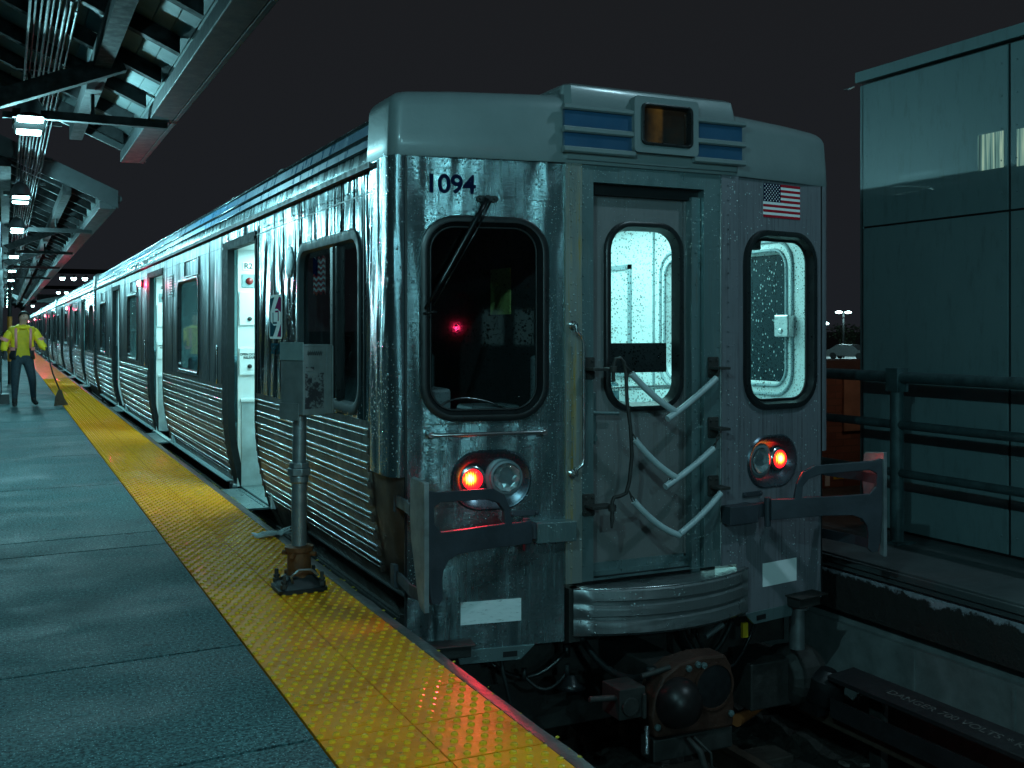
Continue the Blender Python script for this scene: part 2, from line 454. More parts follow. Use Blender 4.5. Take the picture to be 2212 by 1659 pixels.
def m_tactile():
    m, nt, b = new_mat('wet_yellow_tactile')
    vec = coords(nt)
    n = noise(nt, vec, 3.0, 7, .62)
    c = ramp(nt, n, [(.30, (.66, .18, .003)), (.52, (.92, .30, .004)), (.75, (.98, .39, .006))])
    grime = ramp(nt, noise(nt, coords(nt, (1.6, .7, 1)), 2.2, 7, .7, .8), [(.52, (0, 0, 0)), (.70, (1, 1, 1))])
    c = mixc(nt, mth(nt, 'MULTIPLY', grime, .35), c, (.30, .15, .08))
    spots = ramp(nt, noise(nt, vec, 11, 5, .7), [(.64, (0, 0, 0)), (.70, (1, 1, 1))])
    c = mixc(nt, mth(nt, 'MULTIPLY', spots, .8), c, (.07, .035, .02))
    L(nt, c, b.inputs['Base Color'])
    L(nt, ramp(nt, noise(nt, vec, 14, 5, .6), [(.3, (.22, .22, .22)), (.7, (.45, .45, .45))]), b.inputs['Roughness'])
    L(nt, bump(nt, noise(nt, vec, 48, 5, .65), .55, .007), b.inputs['Normal'])
    b.inputs['Coat Weight'].default_value = .32; b.inputs['Coat IOR'].default_value = 1.5; b.inputs['Coat Roughness'].default_value = .13; b.inputs['Specular IOR Level'].default_value = .1
    L(nt, bump(nt, noise(nt, vec, 110, 3, .7), .22, .006), b.inputs['Coat Normal'])
    return m
M_TACT = m_tactile()
M_DOME = simple('highlit_yellow_dome', (.96, .47, .02), .14, 0, .18, 12, coat=1.0)  # lighter than the tiles: dome highlights painted as base colour

def m_bldg():
    m, nt, b = new_mat('cladding_panel')
    vec = coords(nt)
    c = ramp(nt, noise(nt, coords(nt, (1, 1, .6)), 1.6, 6, .6), [(.3, (.14, .215, .225)), (.7, (.17, .26, .27))])
    low = ramp(nt, noise(nt, coords(nt, (6, 6, 1.4)), 2.4, 6, .7), [(.52, (0, 0, 0)), (.70, (1, 1, 1))])
    L(nt, mixc(nt, mth(nt, 'MULTIPLY', low, .45), c, (.075, .11, .115)), b.inputs['Base Color'])
    b.inputs['Roughness'].default_value = .38; b.inputs['Coat Weight'].default_value = .8; b.inputs['Coat Roughness'].default_value = .02
    L(nt, bump(nt, noise(nt, coords(nt, (1.2, 1.2, .5)), 1.5, 2), .3, .012), b.inputs['Coat Normal'])
    L(nt, bump(nt, noise(nt, vec, 90, 3), .12, .003), b.inputs['Normal']); return m
M_BLDG = m_bldg()

def m_brick():
    m, nt, b = new_mat('orange_brick')
    tc = nt.nodes.new('ShaderNodeTexCoord'); sp = nt.nodes.new('ShaderNodeSeparateXYZ'); cb = nt.nodes.new('ShaderNodeCombineXYZ')
    L(nt, tc.outputs['Object'], sp.inputs[0]); L(nt, sp.outputs[0], cb.inputs[0]); L(nt, sp.outputs[2], cb.inputs[1])
    br = N(nt, 'ShaderNodeTexBrick'); br.inputs['Scale'].default_value = 1.0
    br.inputs['Brick Width'].default_value = .2; br.inputs['Row Height'].default_value = .067; br.inputs['Mortar Size'].default_value = .006
    br.inputs['Color1'].default_value = (.32, .13, .085, 1); br.inputs['Color2'].default_value = (.24, .095, .065, 1); br.inputs['Mortar'].default_value = (.20, .10, .07, 1)
    L(nt, cb.outputs[0], br.inputs[0])
    L(nt, mixc(nt, .4, br.outputs[0], ramp(nt, noise(nt, tc.outputs['Object'], 4, 6), [(.3, (.4, .4, .4)), (.7, (1, 1, 1))]), 'MULTIPLY'), b.inputs['Base Color'])
    b.inputs['Roughness'].default_value = .7; return m
M_BRICK = m_brick()

# ------------------------------------------------------------------ the train's own geometry functions
XB, YF = .59, -.15
KF = .15/.91
AF = math.atan(KF)
def FP(x, z, d=0.0):
    """point on the car's three-faceted front, d metres out from it"""
    if abs(x) <= XB: return (x, YF - d, z)
    s = -1 if x < 0 else 1
    return (x + s*math.sin(AF)*d, YF + KF*(abs(x) - XB) - math.cos(AF)*d, z)
def FN(x):
    if abs(x) <= XB: return Vector((0, -1, 0))
    s = -1 if x < 0 else 1
    return Vector((s*math.sin(AF), -math.cos(AF), 0))
def SX(z):
    """half width of the side at height z (the body tucks in below the floor line)"""
    if z >= .7: return 1.5
    return 1.5 - .115*((.7 - z)/.7)**1.8
def fplate(mb, pts, d0, d1):
    mb.prism(pts, lambda x, z: FP(x, z, d0), lambda x, z: FP(x, z, d1))

# ------------------------------------------------------------------ rail car
PITCH, CARL = 20.65, 20.25
car = empty('rail_car')
tag(car, 'stainless steel rail car numbered 1094, nearest the camera with its front in full view', 'rail car', 'coupled rail cars of the train')
FRONT_ONLY = set()
def fo(o): FRONT_ONLY.add(o.name); return o

def gasket(name, parent, cx, cz, ow, oh, iw, ih, r_o, r_i, mp, bulge=.022, mat=M_RUBBER):
    mb = MB()
    loops = []
    for k, d in ((0.0, .001), (.06, bulge*.8), (.3, bulge), (.62, bulge*.9), (.8, .004), (1.0, -.03)):
        w = ow + (iw - ow)*k; h = oh + (ih - oh)*k; r = r_o + (r_i - r_o)*k
        loops.append([mp(x, z, d) for x, z in rr(cx, cz, w, h, r, 8)])
    mb.loft(loops)
    return mb.build(name, mat, parent, smooth=True, auto=50)
def pane(name, parent, cx, cz, w, h, r, mp, d, mat):
    mb = MB(); A = [mp(x, z, d) for x, z in rr(cx, cz, w, h, r, 8)]
    ids = mb.loop(A); c = Vector(A[0]); nn = (Vector(A[9]) - c).cross(Vector(A[20]) - c); out = Vector(mp(cx, cz, d + .1)) - Vector(mp(cx, cz, d))
    mb.face(ids if nn.dot(out) > 0 else ids[::-1]); return mb.build(name, mat, parent, recalc=False)

# ---- front panels with their window and lamp openings
for sg in (-1, 1):
    mb = MB()
    x_in, x_out = (.545, 1.43) if sg < 0 else (.65, 1.43)
    wc, ww = (1.0, .72) if sg < 0 else (1.036, .66)
    lo, hi = sorted((sg*x_in, sg*x_out))
    def ringpanel(mb, x0, x1, z0, z1, hole, d=0.0):
        o = mb.loop([FP(x, z, d) for x, z in rect_like(x0, x1, z0, z1, 8)]); h = mb.loop([FP(x, z, d) for x, z in hole])
        mb.bridge(o, h)
    ringpanel(mb, lo, hi, .935, 2.39, rr(sg*wc, 1.51, ww - .03, 1.09, .19, 8))
    ringpanel(mb, lo, hi, .25, .935, rr(sg*.965, .628, .43, .31, .15, 8))
    a = mb.loop([FP(lo, .25), FP(hi, .25), FP(hi, -.29), FP(lo, -.29)]); mb.face(a)
    # returned edge at the bottom
    mb.prism([(lo, -.29), (hi, -.29), (hi, -.25), (lo, -.25)], lambda x, z: FP(x, z, -.002), lambda x, z: FP(x, z, -.08))
    fo(mb.build('front_panel', M_FRONT if sg < 0 else M_FRONTB, car))
    iw, ih = (ww - .125, 1.0) if sg < 0 else (ww - .125, 1.0)
    g = fo(gasket('front_window', car, sg*wc, 1.51, ww, 1.12, iw, ih, .20, .135, FP, .03))
    fo(pane('pane', g, sg*wc, 1.51, iw + .01, ih + .01, .135, FP, -.028, M_GLASSC if sg < 0 else M_GLASSD))
    # inner trim ring of the window
    mb = MB(); mb.tube([FP(x, z, -.018) for x, z in rr(sg*wc, 1.51, iw - .004, ih - .004, .133, 8)], .007, 6, closed=True)
    fo(mb.build('window_trim', M_BLACK, g, smooth=True))
    # lamp recess
    mb = MB()
    lp = []
    for k, d in ((-.02, .0015), (0, .012), (.03, .008), (.10, -.03), (.16, -.045)):
        lp.append([FP(x, z, d) for x, z in rr(sg*.965, .628, .43 - k, .31 - k, .15 - k*.4, 8)])
    mb.loft(lp, cap1=True)
    cl = fo(mb.build('lamp_cluster', M_RECESS, car, smooth=True, auto=40))
    # sealed beam headlight
    hx = sg*.875; n = FN(hx)
    mb = MB(); mb.lathe([(.118, 0), (.118, .012), (.108, .022), (.098, .024), (.092, .034), (.080, .036), (.078, .02)], FP(hx, .637, -.044), n, 28)
    hb = fo(mb.build('headlight', simple('dull_bezel_metal', (.20, .25, .27), .5, .35, .2, 9), cl, smooth=True, auto=35))
    mb = MB()
    c0 = Vector(FP(hx, .637, -.018)); u = n.orthogonal().normalized(); w = n.cross(u)
    rings = []
    for r, h in ((.079, .012), (.06, .0), (.04, -.008), (.02, -.012)):
        rings.append(mb.loop([c0 + n*(h + .006*random.uniform(-1, 1)) + (u*math.cos(2*math.pi*i/10 + r*20) + w*math.sin(2*math.pi*i/10 + r*20))*r for i in range(10)]))
    for p, q in zip(rings, rings[1:]): mb.bridge(p, q)
    mb.face(rings[-1])
    fo(mb.build('reflector', simple('silver_reflector', (.55, .64, .66), .22, .4, .5, 40), hb))
    mb = MB(); mb.lathe([(.078, .0), (.07, .012), (.045, .02), (.0, .023)], FP(hx, .637, -.008), n, 24)
    fo(mb.build('headlight_lens', M_LENS, hb, smooth=True))
    # red marker lamp
    mx = sg*1.062; n = FN(mx)
    mb = MB(); mb.lathe([(.076, 0), (.076, .012), (.068, .02), (.058, .022), (.056, .01)], FP(mx, .632, -.044), n, 24)
    rb = fo(mb.build('marker_lamp', M_CHROME, cl, smooth=True, auto=35))
    mb = MB(); mb.lathe([(.056, .0), (.054, .02), (.04, .034), (.0, .040)], FP(mx, .632, -.036), n, 22)
    lens, nt, b = new_mat('red_ribbed_lens')
    tcx = coords(nt)
    dist = N(nt, 'ShaderNodeVectorMath', operation='DISTANCE'); L(nt, tcx, dist.inputs[0]); dist.inputs[1].default_value = Vector(FP(mx - .018, .640, .0))
    st = N(nt, 'ShaderNodeTexWave'); st.inputs['Scale'].default_value = 26; L(nt, tcx, st.inputs[0])
    cc = ramp(nt, mth(nt, 'MULTIPLY_ADD', st.outputs[1], .010, dist.outputs['Value']), [(.012, (1, .72, .22)), (.030, (1, .26, .012)), (.042, (1, .02, .005)), (.060, (.5, .003, .008))])
    L(nt, cc, b.inputs['Emission Color']); b.inputs['Emission Strength'].default_value = 4.5
    b.inputs['Base Color'].default_value = (.3, .01, .01, 1); b.inputs['Roughness'].default_value = .15
    fo(mb.build('red_lens', lens, rb, smooth=True))
    ld = bpy.data.lights.new('tail_glow', 'SPOT'); ld.color = (1, .03, .06); ld.energy = 10 if sg < 0 else 1.3; ld.spot_size = R(132); ld.spot_blend = .5; ld.shadow_soft_size = .05
    lo_ = bpy.data.objects.new('tail_glow', ld); COL.objects.link(lo_); lo_.location = FP(mx, .632, .02); lo_.rotation_euler = (R(-62), 0, 0); lo_.parent = rb

# riveted posts either side of the door
for x0, x1, m in ((-.545, -.44, M_POST), (.52, .65, M_FRONTB)):
    mb = MB(); mb.prism([(x0, .03), (x1, .03), (x1, 2.388), (x0, 2.388)], lambda x, z: FP(x, z, -.02), lambda x, z: FP(x, z, .016))
    for i in range(26):
        for xx in ((x0 + x1)/2 - .015,):
            mb.dome(FP(xx, .12 + i*.088, .016), FN(xx), .007, .005)
    fo(mb.build('door_post', m, car))
# door frame (header and jambs) with rivets
mb = MB()
fr_out = rect_like(-.438, .518, .03, 2.386, 1); fr_in = rect_like(-.36, .40, .03, 2.285, 1)
A = mb.loop([FP(x, z, .004) for x, z in fr_out]); B = mb.loop([FP(x, z, .004) for x, z in fr_in]); Cc = mb.loop([FP(x, z, -.12) for x, z in fr_in])
mb.bridge(A, B); mb.bridge(B, Cc)
for i in range(22):
    mb.dome(FP(-.425, .12 + i*.102, .004), (0, -1, 0), .0065, .005); mb.dome(FP(.505, .12 + i*.102, .004), (0, -1, 0), .0065, .005)
fo(mb.build('door_frame', M_FRAME, car))
mb = MB(); mb.box(.335, .395, YF + .03, YF + .10, -.01, 2.24); mb.box(-.36, .335, YF + .07, YF + .10, -.01, .06)
for i in range(11): mb.dome((.365, YF + .03, .2 + i*.19), (0, -1, 0), .009, .007)
fo(mb.build('door_channel', M_FRAME, car))
mb = MB(); mb.box(-.36, .40, YF + .055, YF + .12, 2.225, 2.285)
fo(mb.build('door_header_slot', M_BLACK, car))
# end door leaf, its window and kick plate
DY = .10
def DP(x, z, d=0.0): return (x, YF + DY - d, z)
mb = MB(); o = mb.loop([DP(x, z) for x, z in rect_like(-.36, .33, .09, 2.225, 8)]); h = mb.loop([DP(x, z) for x, z in rr(.04, 1.527, .53, 1.10, .17, 8)]); mb.bridge(o, h)
mb.box(.318, .333, YF + DY - .012, YF + DY + .01, .09, 2.225)
fd = fo(mb.build('front_door', M_DOORP, car))
g = fo(gasket('door_window', fd, .04, 1.527, .545, 1.118, .435, 1.01, .175, .125, DP, .032))
fo(pane('door_pane', fd, .04, 1.527, .45, 1.02, .13, DP, -.03, M_GLASSD))
mb = MB(); mb.box(-.355, .335, YF + DY - .012, YF + DY + .01, .035, .105)
for xx in (-.2, .06, .29): mb.dome((xx, YF + DY - .012, .072), (0, -1, 0), .008, .006)
fo(mb.build('kick_plate', M_FRAME, fd))
mb = MB(); mb.lathe([(.028, 0), (.03, .008), (.022, .012), (.020, .004)], DP(.235, .545), (0, -1, 0), 18)
fo(mb.build('door_lock', M_CHROME, fd, smooth=True))
mb = MB(); mb.box(-.352, -.30, YF + DY - .03, YF + DY, .79, 1.09); mb.cyl((-.335, YF + DY - .05, .975), (-.16, YF + DY - .05, .965), .011); mb.cyl((-.325, YF + DY - .06, .83), (-.325, YF + DY - .02, .83), .02)
fo(mb.build('door_handle', M_FRAME, fd, bevel=.003))
mb = MB(); mb.box(-.16, .235, YF + DY + .05, YF + DY + .07, 1.195, 1.37)
fo(mb.build('door_sign_board', M_BLACK, fd))

# number, flag, labels
def front_text(name, body, x, z, size, mat, d=.003, off=.0, sx=1.0):
    n = FN(x); ex = Vector((-n.y, n.x, 0)); ez = Vector((0, 0, 1))
    return text(name, body, size, mat, car, basis(FP(x, z, d), ex, ez, n), off, .0012, sx)
fo(front_text('car_number', '1094', -1.19, 2.232, .138, M_NAVY, .003, .0035, 1.02))
def decal(name, x0, x1, z0, z1, mat, parent, d=.003):
    mb = MB(); fplate(mb, [(x0, z0), (x1, z0), (x1, z1), (x0, z1)], d - .002, d); return fo(mb.build(name, mat, parent))
fl = decal('flag_decal', .88, 1.22, 2.15, 2.362, M_WHITE, car, .003)
mb = MB()
for i in range(7):
    z = 2.362 - .212*(2*i)/13
    x0 = 1.038 if i < 4 else .88
    fplate(mb, [(x0, z - .212/13), (1.22, z - .212/13), (1.22, z), (x0, z)], .003, .0042)
fo(mb.build('flag_stripes', M_RED, fl))
mb = MB(); fplate(mb, [(.88, 2.362 - .212*7/13), (1.038, 2.362 - .212*7/13), (1.038, 2.362), (.88, 2.362)], .003, .0045)
fo(mb.build('flag_canton', M_NAVY, fl))
mb = MB()
for r_ in range(9):
    for c_ in range(6 if r_ % 2 == 0 else 5):
        x = .88 + .158*((c_ + (.5 if r_ % 2 == 0 else 1.0))/6.05 ); z = 2.362 - .114*(r_ + .7)/9.4
        mb.face(mb.loop([FP(x + (.0062 if k % 2 == 0 else .0027)*math.sin(k*math.pi/5), z + (.0062 if k % 2 == 0 else .0027)*math.cos(k*math.pi/5), .0056) for k in range(10)]))
fo(mb.build('flag_stars', M_WHITE, fl))
decal('paper_label', -1.135, -.797, -.152, -.028, M_PAPER, car, .003)
decal('blank_label', .877, 1.188, -.148, -.002, M_WHITE, car, .003)

# wiper
mb = MB(); n = FN(-1)
fplate(mb, rr(-.99, 2.162, .12, .036, .017, 4), .0, .018)
for dx in (-.04, .04): mb.dome(FP(-.99 + dx, 2.162, .018), n, .009, .007)
mb.cyl(FP(-.995, 2.16, .0), FP(-.995, 2.16, .05), .02)
wp = fo(mb.build('wiper', M_BLACK, car, bevel=.002))
mb = MB(); mb.tube([FP(-1.0, 2.158, .045), FP(-1.06, 2.05, .055), FP(-1.25, 1.71, .055), FP(-1.335, 1.56, .045)], [.017, .016, .011, .008], 8)
mb.tube([FP(-.975, 2.15, .04), FP(-1.05, 2.0, .05), FP(-1.29, 1.58, .045)], .005, 6)
mb.tube([FP(-1.345, 1.535, .04), FP(-1.27, 1.545, .035)], .007, 6)
fo(mb.build('wiper_arm', simple('black_gloss_metal', (.012, .013, .014), .22, .4, .2, 9), wp, smooth=True))
mb = MB()
for i in range(3): mb.dome(FP(-.94 + i*.03, 2.095, 0), n, .006, .004)
# grab rails
mb = MB()
for x in (-1.305, -.68): mb.lathe([(.026, 0), (.026, .012), (.018, .022), (.016, .06)], FP(x, .888, 0), FN(x), 14)
mb.tube([FP(-1.305, .888, .05), FP(-1.26, .886, .058), FP(-.72, .888, .058), FP(-.68, .89, .05)], .0115, 10)
fo(mb.build('grab_rail', M_CHROME, car, smooth=True, auto=40))
mb = MB()
for z in (1.475, .645): mb.lathe([(.026, 0), (.026, .012), (.016, .02), (.014, .05)], FP(-.505, z, .016), (0, -1, 0), 14)
mb.tube([FP(-.505, 1.475, .06), FP(-.505, 1.44, .066), FP(-.475, 1.415, .07), FP(-.462, 1.38, .07), FP(-.460, .74, .07), FP(-.468, .70, .07), FP(-.50, .675, .066), FP(-.505, .645, .06)], .0105, 10)
fo(mb.build('grab_rail', M_CHROME, car, smooth=True, auto=40))

# chain gate across the door: brackets, hanging rod, three hose-covered chains
def bracket(x, z, s, tongue):
    mb = MB(); mb.prism(rr(x, z, .075, .125, .008, 2), lambda a, b: FP(a, b, .004), lambda a, b: FP(a, b, .016))
    for dx in (-.022, .022):
        for dz in (-.042, .042): mb.dome(FP(x + dx, z + dz, .016), (0, -1, 0), .010, .008)
    xa, xb = sorted((x - .03, x + .03))
    mb.box(xa + tongue[0], xb + tongue[1], YF - .115, YF - .014, z - .012, z + .004)
    return fo(mb.build('gate_bracket', M_DARKST, car, bevel=.002))
for z in (1.232, .462): bracket(-.395, z, -1, (0, .09))
for z in (1.225, .865, .515): bracket(.462, z, 1, (0, .02))
mb = MB(); yr = YF - .13
mb.tube([(-.305, yr, 1.16), (-.305, yr, 1.25), (-.29, yr, 1.285), (-.26, yr, 1.29), (-.235, yr, 1.265), (-.228, yr - .01, 1.20), (-.225, yr - .015, 1.05), (-.205, yr - .02, .90), (-.195, yr - .02, .75), (-.21, yr - .015, .60), (-.228, yr - .01, .535), (-.26, yr, .52), (-.30, yr, .515), (-.312, yr, .49), (-.312, yr, .40), (-.316, yr, .345)], [.011]*14 + [.013, .006], 9)
mb.cyl((-.312, yr, .44), (-.312, yr, .475), .022)
mb.cyl((-.305, yr, 1.215), (-.305, yr, 1.245), .022)
fo(mb.build('gate_rod', M_DARKST, car, smooth=True, auto=40))
def links(mb, p0, p1, n=None):
    p0, p1 = Vector(p0), Vector(p1); d = p1 - p0; ln = d.length; n = max(2, int(ln/.026)); t = d.normalized(); u = t.orthogonal().normalized(); w = t.cross(u)
    for i in range(n):
        c = p0 + d*((i + .5)/n); a = u if i % 2 == 0 else w; lh = ln/n*.72
        mb.tube([c + t*lh*math.cos(k*math.pi/5) + a*.008*math.sin(k*math.pi/5) for k in range(10)], .0032, 5, closed=True)
def sag(p0, p1, s, n=9):
    p0, p1 = Vector(p0), Vector(p1)
    return [p0.lerp(p1, i/(n-1)) - Vector((0, 0, s*4*(i/(n-1))*(1 - i/(n-1)))) for i in range(n)]
chains = [((-.235, yr - .01, 1.255), (-.20, yr - .02, 1.205), (.075, yr - .05, .985), (.435, yr + .02, 1.212), (.395, yr - .0, 1.165), (.015, yr - .06, .945), .018),
          ((-.20, yr - .02, .885), (-.185, yr - .03, .835), (.075, yr - .05, .612), (.445, yr + .02, .855), (.375, yr - .0, .755), (-.0, yr - .06, .563), .02),
          ((-.215, yr - .02, .545), (-.19, yr - .03, .49), (.105, yr - .05, .278), (.447, yr + .02, .50), (.435, yr + .01, .488), (.10, yr - .055, .288), .028)]
for a0, a1, a2, b0, b1, b2, sg in chains:
    mb = MB(); links(mb, a0, a1); links(mb, b0, b1); links(mb, a2, Vector(a2).lerp(Vector(b2), .5))
    ch = fo(mb.build('safety_chain', M_DARKST, car, smooth=True))
    for p, q in ((a1, a2), (b1, b2)):
        mb = MB(); mb.tube(sag(p, q, sg if p is a1 else sg*.5), .0185, 12)
        fo(mb.build('hose_cover', M_HOSE, ch, smooth=True, auto=60))

# threshold and bulged step bumper
mb = MB(); prof = [(0, -.10), (.0, -.004), (-.012, .012), (-.062, .014), (-.072, -.004), (-.088, -.004), (-.098, .012), (-.148, .014), (-.158, -.004), (-.174, -.004), (-.184, .012), (-.245, .014), (-.262, -.006), (-.262, -.10)]
loops = []
for z, dd in prof:
    lp = []
    for i in range(25):
        x = -.50 + 1.21*i/24; t = (x - .105)/.605
        e = math.sqrt(max(0, 1 - abs(t)**7)) if dd > -.05 else 1
        lp.append((x, -.175 - .165*(1 - t*t)*1.0 - dd*e if dd > -.05 else -.10, z + .0))
    loops.append(lp)
mb.loft(loops, closed=False)
fo(mb.build('step_bumper', steel('bumper_steel', (.34, .36, .37), .34, .8, (1.2, 1.2, 4), .012, .4, 60, (.07, .06, .055), .6), car, smooth=True, auto=30))
mb = MB(); A = []
for i in range(25):
    x = -.50 + 1.21*i/24; t = (x - .105)/.605; A.append((x, -.165 - .165*(1 - t*t), -.004))
A += [(.71, -.02, -.004), (-.50, -.02, -.004)]
b1 = mb.loop(A); mb.face(b1); b2 = mb.loop([(x, y, z - .012) for x, y, z in A]); mb.bridge(b1, b2)
mb.box(-.44, .52, -.10, .02, -.02, .034)
for xx in (-.16, .08, .33, .5): mb.dome((xx, -.25 if abs(xx) < .4 else -.2, -.004), (0, 0, 1), .008, .005)
fo(mb.build('door_threshold', M_BLACK, car))
mb = MB()
for i in range(25):
    pass
mb.tube([(-.50 + 1.21*i/24, -.172 - .165*(1 - ((-.50 + 1.21*i/24 - .105)/.605)**2), .001) for i in range(25)], .006, 6)
fo(mb.build('step_nosing', M_CHROME, car, smooth=True))

# between-car barriers: hinged brackets left and right
PLATE = [(-.03, .425), (.115, .425), (.132, .515), (.17, .585), (.25, .625), (.62, .645), (.68, .66), (.69, .42), (.668, .15), (.655, .095), (.615, .085), (.588, .11), (.592, .20), (.583, .25), (.55, .295), (.49, .317), (.295, .318), (-.03, .300)]
HOLE = [(.165, .432), (.172, .50), (.21, .545), (.29, .572), (.60, .592), (.645, .57), (.640, .49), (.60, .445), (.42, .437)]
for sg in (-1, 1):
    Ax, Ay, Bx, By = .84*sg, -.27, 1.5*sg, -.48
    ln = math.hypot(Bx - Ax, By - Ay); ex, ey = (Bx - Ax)/ln, (By - Ay)/ln; nx, ny = (ey*sg, -ex*sg)
    def bp(s, z, d): return (Ax + ex*s + nx*d, Ay + ey*s + ny*d, z)
    # plate with hole: triangulated by a bmesh fill
    bm = bmesh.new(); es = []
    for lst in (PLATE, HOLE):
        vs = [bm.verts.new(bp(s, z, .012)) for s, z in lst]
        es += [bm.edges.new((vs[i], vs[(i+1) % len(vs)])) for i in range(len(vs))]
    rs = bmesh.ops.triangle_fill(bm, use_beauty=True, use_dissolve=False, edges=es)
    fs = [f for f in bm.faces]
    ex_ = bmesh.ops.extrude_face_region(bm, geom=fs)
    for v in [g for g in ex_['geom'] if isinstance(g, bmesh.types.BMVert)]: v.co += Vector((-nx*.026, -ny*.026, 0))
    bmesh.ops.recalc_face_normals(bm, faces=bm.faces)
    me = bpy.data.meshes.new('barrier_arm'); bm.to_mesh(me); bm.free(); me.materials.append(M_BARRIER)
    ba = bpy.data.objects.new('barrier_arm', me); COL.objects.link(ba); ba.parent = car; fo(ba)
    bv = ba.modifiers.new('bevel', 'BEVEL'); bv.width = .004; bv.segments = 2; bv.limit_method = 'ANGLE'; bv.angle_limit = R(50)
    # worn end plate facing along the train
    mb = MB(); xo = sg*1.512
    E_ = [(-.50, .70), (-.345, .685), (-.33, .67), (-.318, .50), (-.33, .40), (-.40, .15), (-.455, .075), (-.50, .06)]
    if sg < 0: E_ = [(-.50, .70), (-.32, .705), (-.30, .69), (-.295, .50), (-.31, .40), (-.415, .10), (-.46, .065), (-.50, .06)]
    mb.prism(E_, lambda y, z: (xo, y, z), lambda y, z: (xo - sg*.026, y, z))
    fo(mb.build('barrier_end_plate', M_BARRIERL, ba, bevel=.003))
    # hinge block on the front and hinge pin
    mb = MB(); mb.prism([(sg*.52, .285), (sg*.735, .285), (sg*.735, .395), (sg*.52, .395)], lambda x, z: FP(x, z, .0), lambda x, z: FP(x, z, .10))
    fo(mb.build('hinge_block', M_BARRIER if sg > 0 else M_FRAME, ba, bevel=.004))
    mb = MB(); p = Vector(FP(sg*.80, .35, .11))
    mb.cyl((p.x, p.y, .255), (p.x, p.y, .43), .020, seg=14)
    mb.prism([(sg*.735, .31), (sg*.84, .31), (sg*.84, .395), (sg*.735, .395)], lambda x, z: FP(x, z, .05), lambda x, z: FP(x, z, .09))
    mb.prism([(sg*.70, .425), (sg*.86, .425), (sg*.86, .455), (sg*.70, .455)], lambda x, z: FP(x, z, .0), lambda x, z: FP(x, z, .012))
    for xx in (.71, .85): mb.dome(FP(sg*xx, .44, .012), FN(sg*xx), .013, .01)
    fo(mb.build('hinge_pin', M_BARRIER, ba, bevel=.002))
    # straps back to the car side
    for z0, y1, hh in ((.55, .16, .05), (.14, -.02, .05)):
        mb = MB()
        pts = [(sg*1.49, -.44), (sg*1.50, -.25), (sg*1.475, -.1), (sg*1.46, .06 + (.1 if z0 > .3 else .0))]
        for (xa, ya), (xb, yb) in zip(pts, pts[1:]):
            a = mb.loop([(xa, ya, z0 - hh), (xa, ya, z0 + .01), (xa - sg*.012, ya, z0 + .01), (xa - sg*.012, ya, z0 - hh)])
            b = mb.loop([(xb, yb, z0 - hh), (xb, yb, z0 + .01), (xb - sg*.012, yb, z0 + .01), (xb - sg*.012, yb, z0 - hh)])
            mb.bridge(a, b)
        mb.box(sg*1.46 - .012, sg*1.46 + .012, .06, .12, z0 - .08, z0 + .04)
        fo(mb.build('barrier_strap', M_BARRIER, ba))

# corner pillars: polished cover above, brown corner below
for sg in (-1, 1):
    plan = [(1.50, .36), (1.512, .355), (1.515, .10), (1.513, .06), (1.505, .03), (1.49, .008), (1.47, -.004), (1.445, -.010), (1.432, -.006), (1.432, .03)]
    mb = MB(); mb.loft([[(sg*x, y, z) for x, y in plan] for z in (.66, 1.1, 1.6, 2.0, 2.40)], closed=False, cap0=True)
    mb.build('corner_pillar', M_PILLAR if sg < 0 else M_FRONTB, car, smooth=True, auto=40)
    lo_plan = [(1.0, .25), (1.0, .30), (.985, .12), (.975, .03), (.955, .005), (.945, .0)]
    mb = MB(); lps = []
    for z in (-.29, -.15, 0, .15, .3, .45, .66):
        w = SX(z)
        lps.append([(sg*(w - .004), .42, z), (sg*(w - .006), .16, z), (sg*(w - .012), .08, z), (sg*(w - .03), .035, z), (sg*min(w - .02, 1.43), .012, z)])
    mb.loft(lps, closed=False)
    for z in (.05, .3): mb.dome((sg*(SX(z) - .004), .25, z), (sg, 0, 0), .012, .008)
    mb.build('corner_skirt', M_RUSTBR, car, smooth=True, auto=40)
    # black joint strip between pillar and front panel
    mb = MB(); mb.prism([(sg*1.424, -.27), (sg*1.436, -.27), (sg*1.436, 2.385), (sg*1.424, 2.385)], lambda x, z: FP(x, z, -.02), lambda x, z: FP(x, z, .002))
    fo(mb.build('joint_strip', M_BLACK, car))

# ---- moulded roof cap
PLAN_N = 8
def cap_plan(off):
    pts = []
    x1 = 1.515 + off
    pts.append((-x1, .40)); pts.append((-x1, .14))
    r = .075
    for i in range(PLAN_N+1):
        a = R(180 + 85*i/PLAN_N); pts.append((-x1 + r + r*math.cos(a), .062 + r*math.sin(a) + .0))
    e = off + .022
    for x in (-1.2, -.8, -XB, -.3, 0, .3, XB, .8, 1.2):
        y = YF if abs(x) <= XB else YF + KF*(abs(x) - XB)
        pts.append((x, y - e))
    for i in range(PLAN_N+1):
        a = R(275 + 85*i/PLAN_N); pts.append((x1 - r + r*math.cos(a), .062 + r*math.sin(a)))
    pts.append((x1, .14)); pts.append((x1, .40))
    return pts
def cap_loop(ins, z, crown=1.0):
    out = []
    base = cap_plan(0)
    for x, y in base:
        k = min(1.0, max(0.0, (.40 - y)/.4))
        xx = x*(1 - ins/1.5); yy = y + ins*k if y < .39 else y
        out.append((xx, yy, z + .035*crown*(1 - (xx/1.5)**2)))
    return out
mb = MB()
lps = [cap_loop(.02, 2.385, .0), cap_loop(.004, 2.380, .0), cap_loop(0, 2.39, .05), cap_loop(.004, 2.50, .3), cap_loop(.012, 2.65, .7)]
for i in range(1, 8):
    a = R(90*i/7); lps.append(cap_loop(.012 + .095*(1 - math.cos(a)), 2.65 + .092*math.sin(a), .7 + .3*i/7))
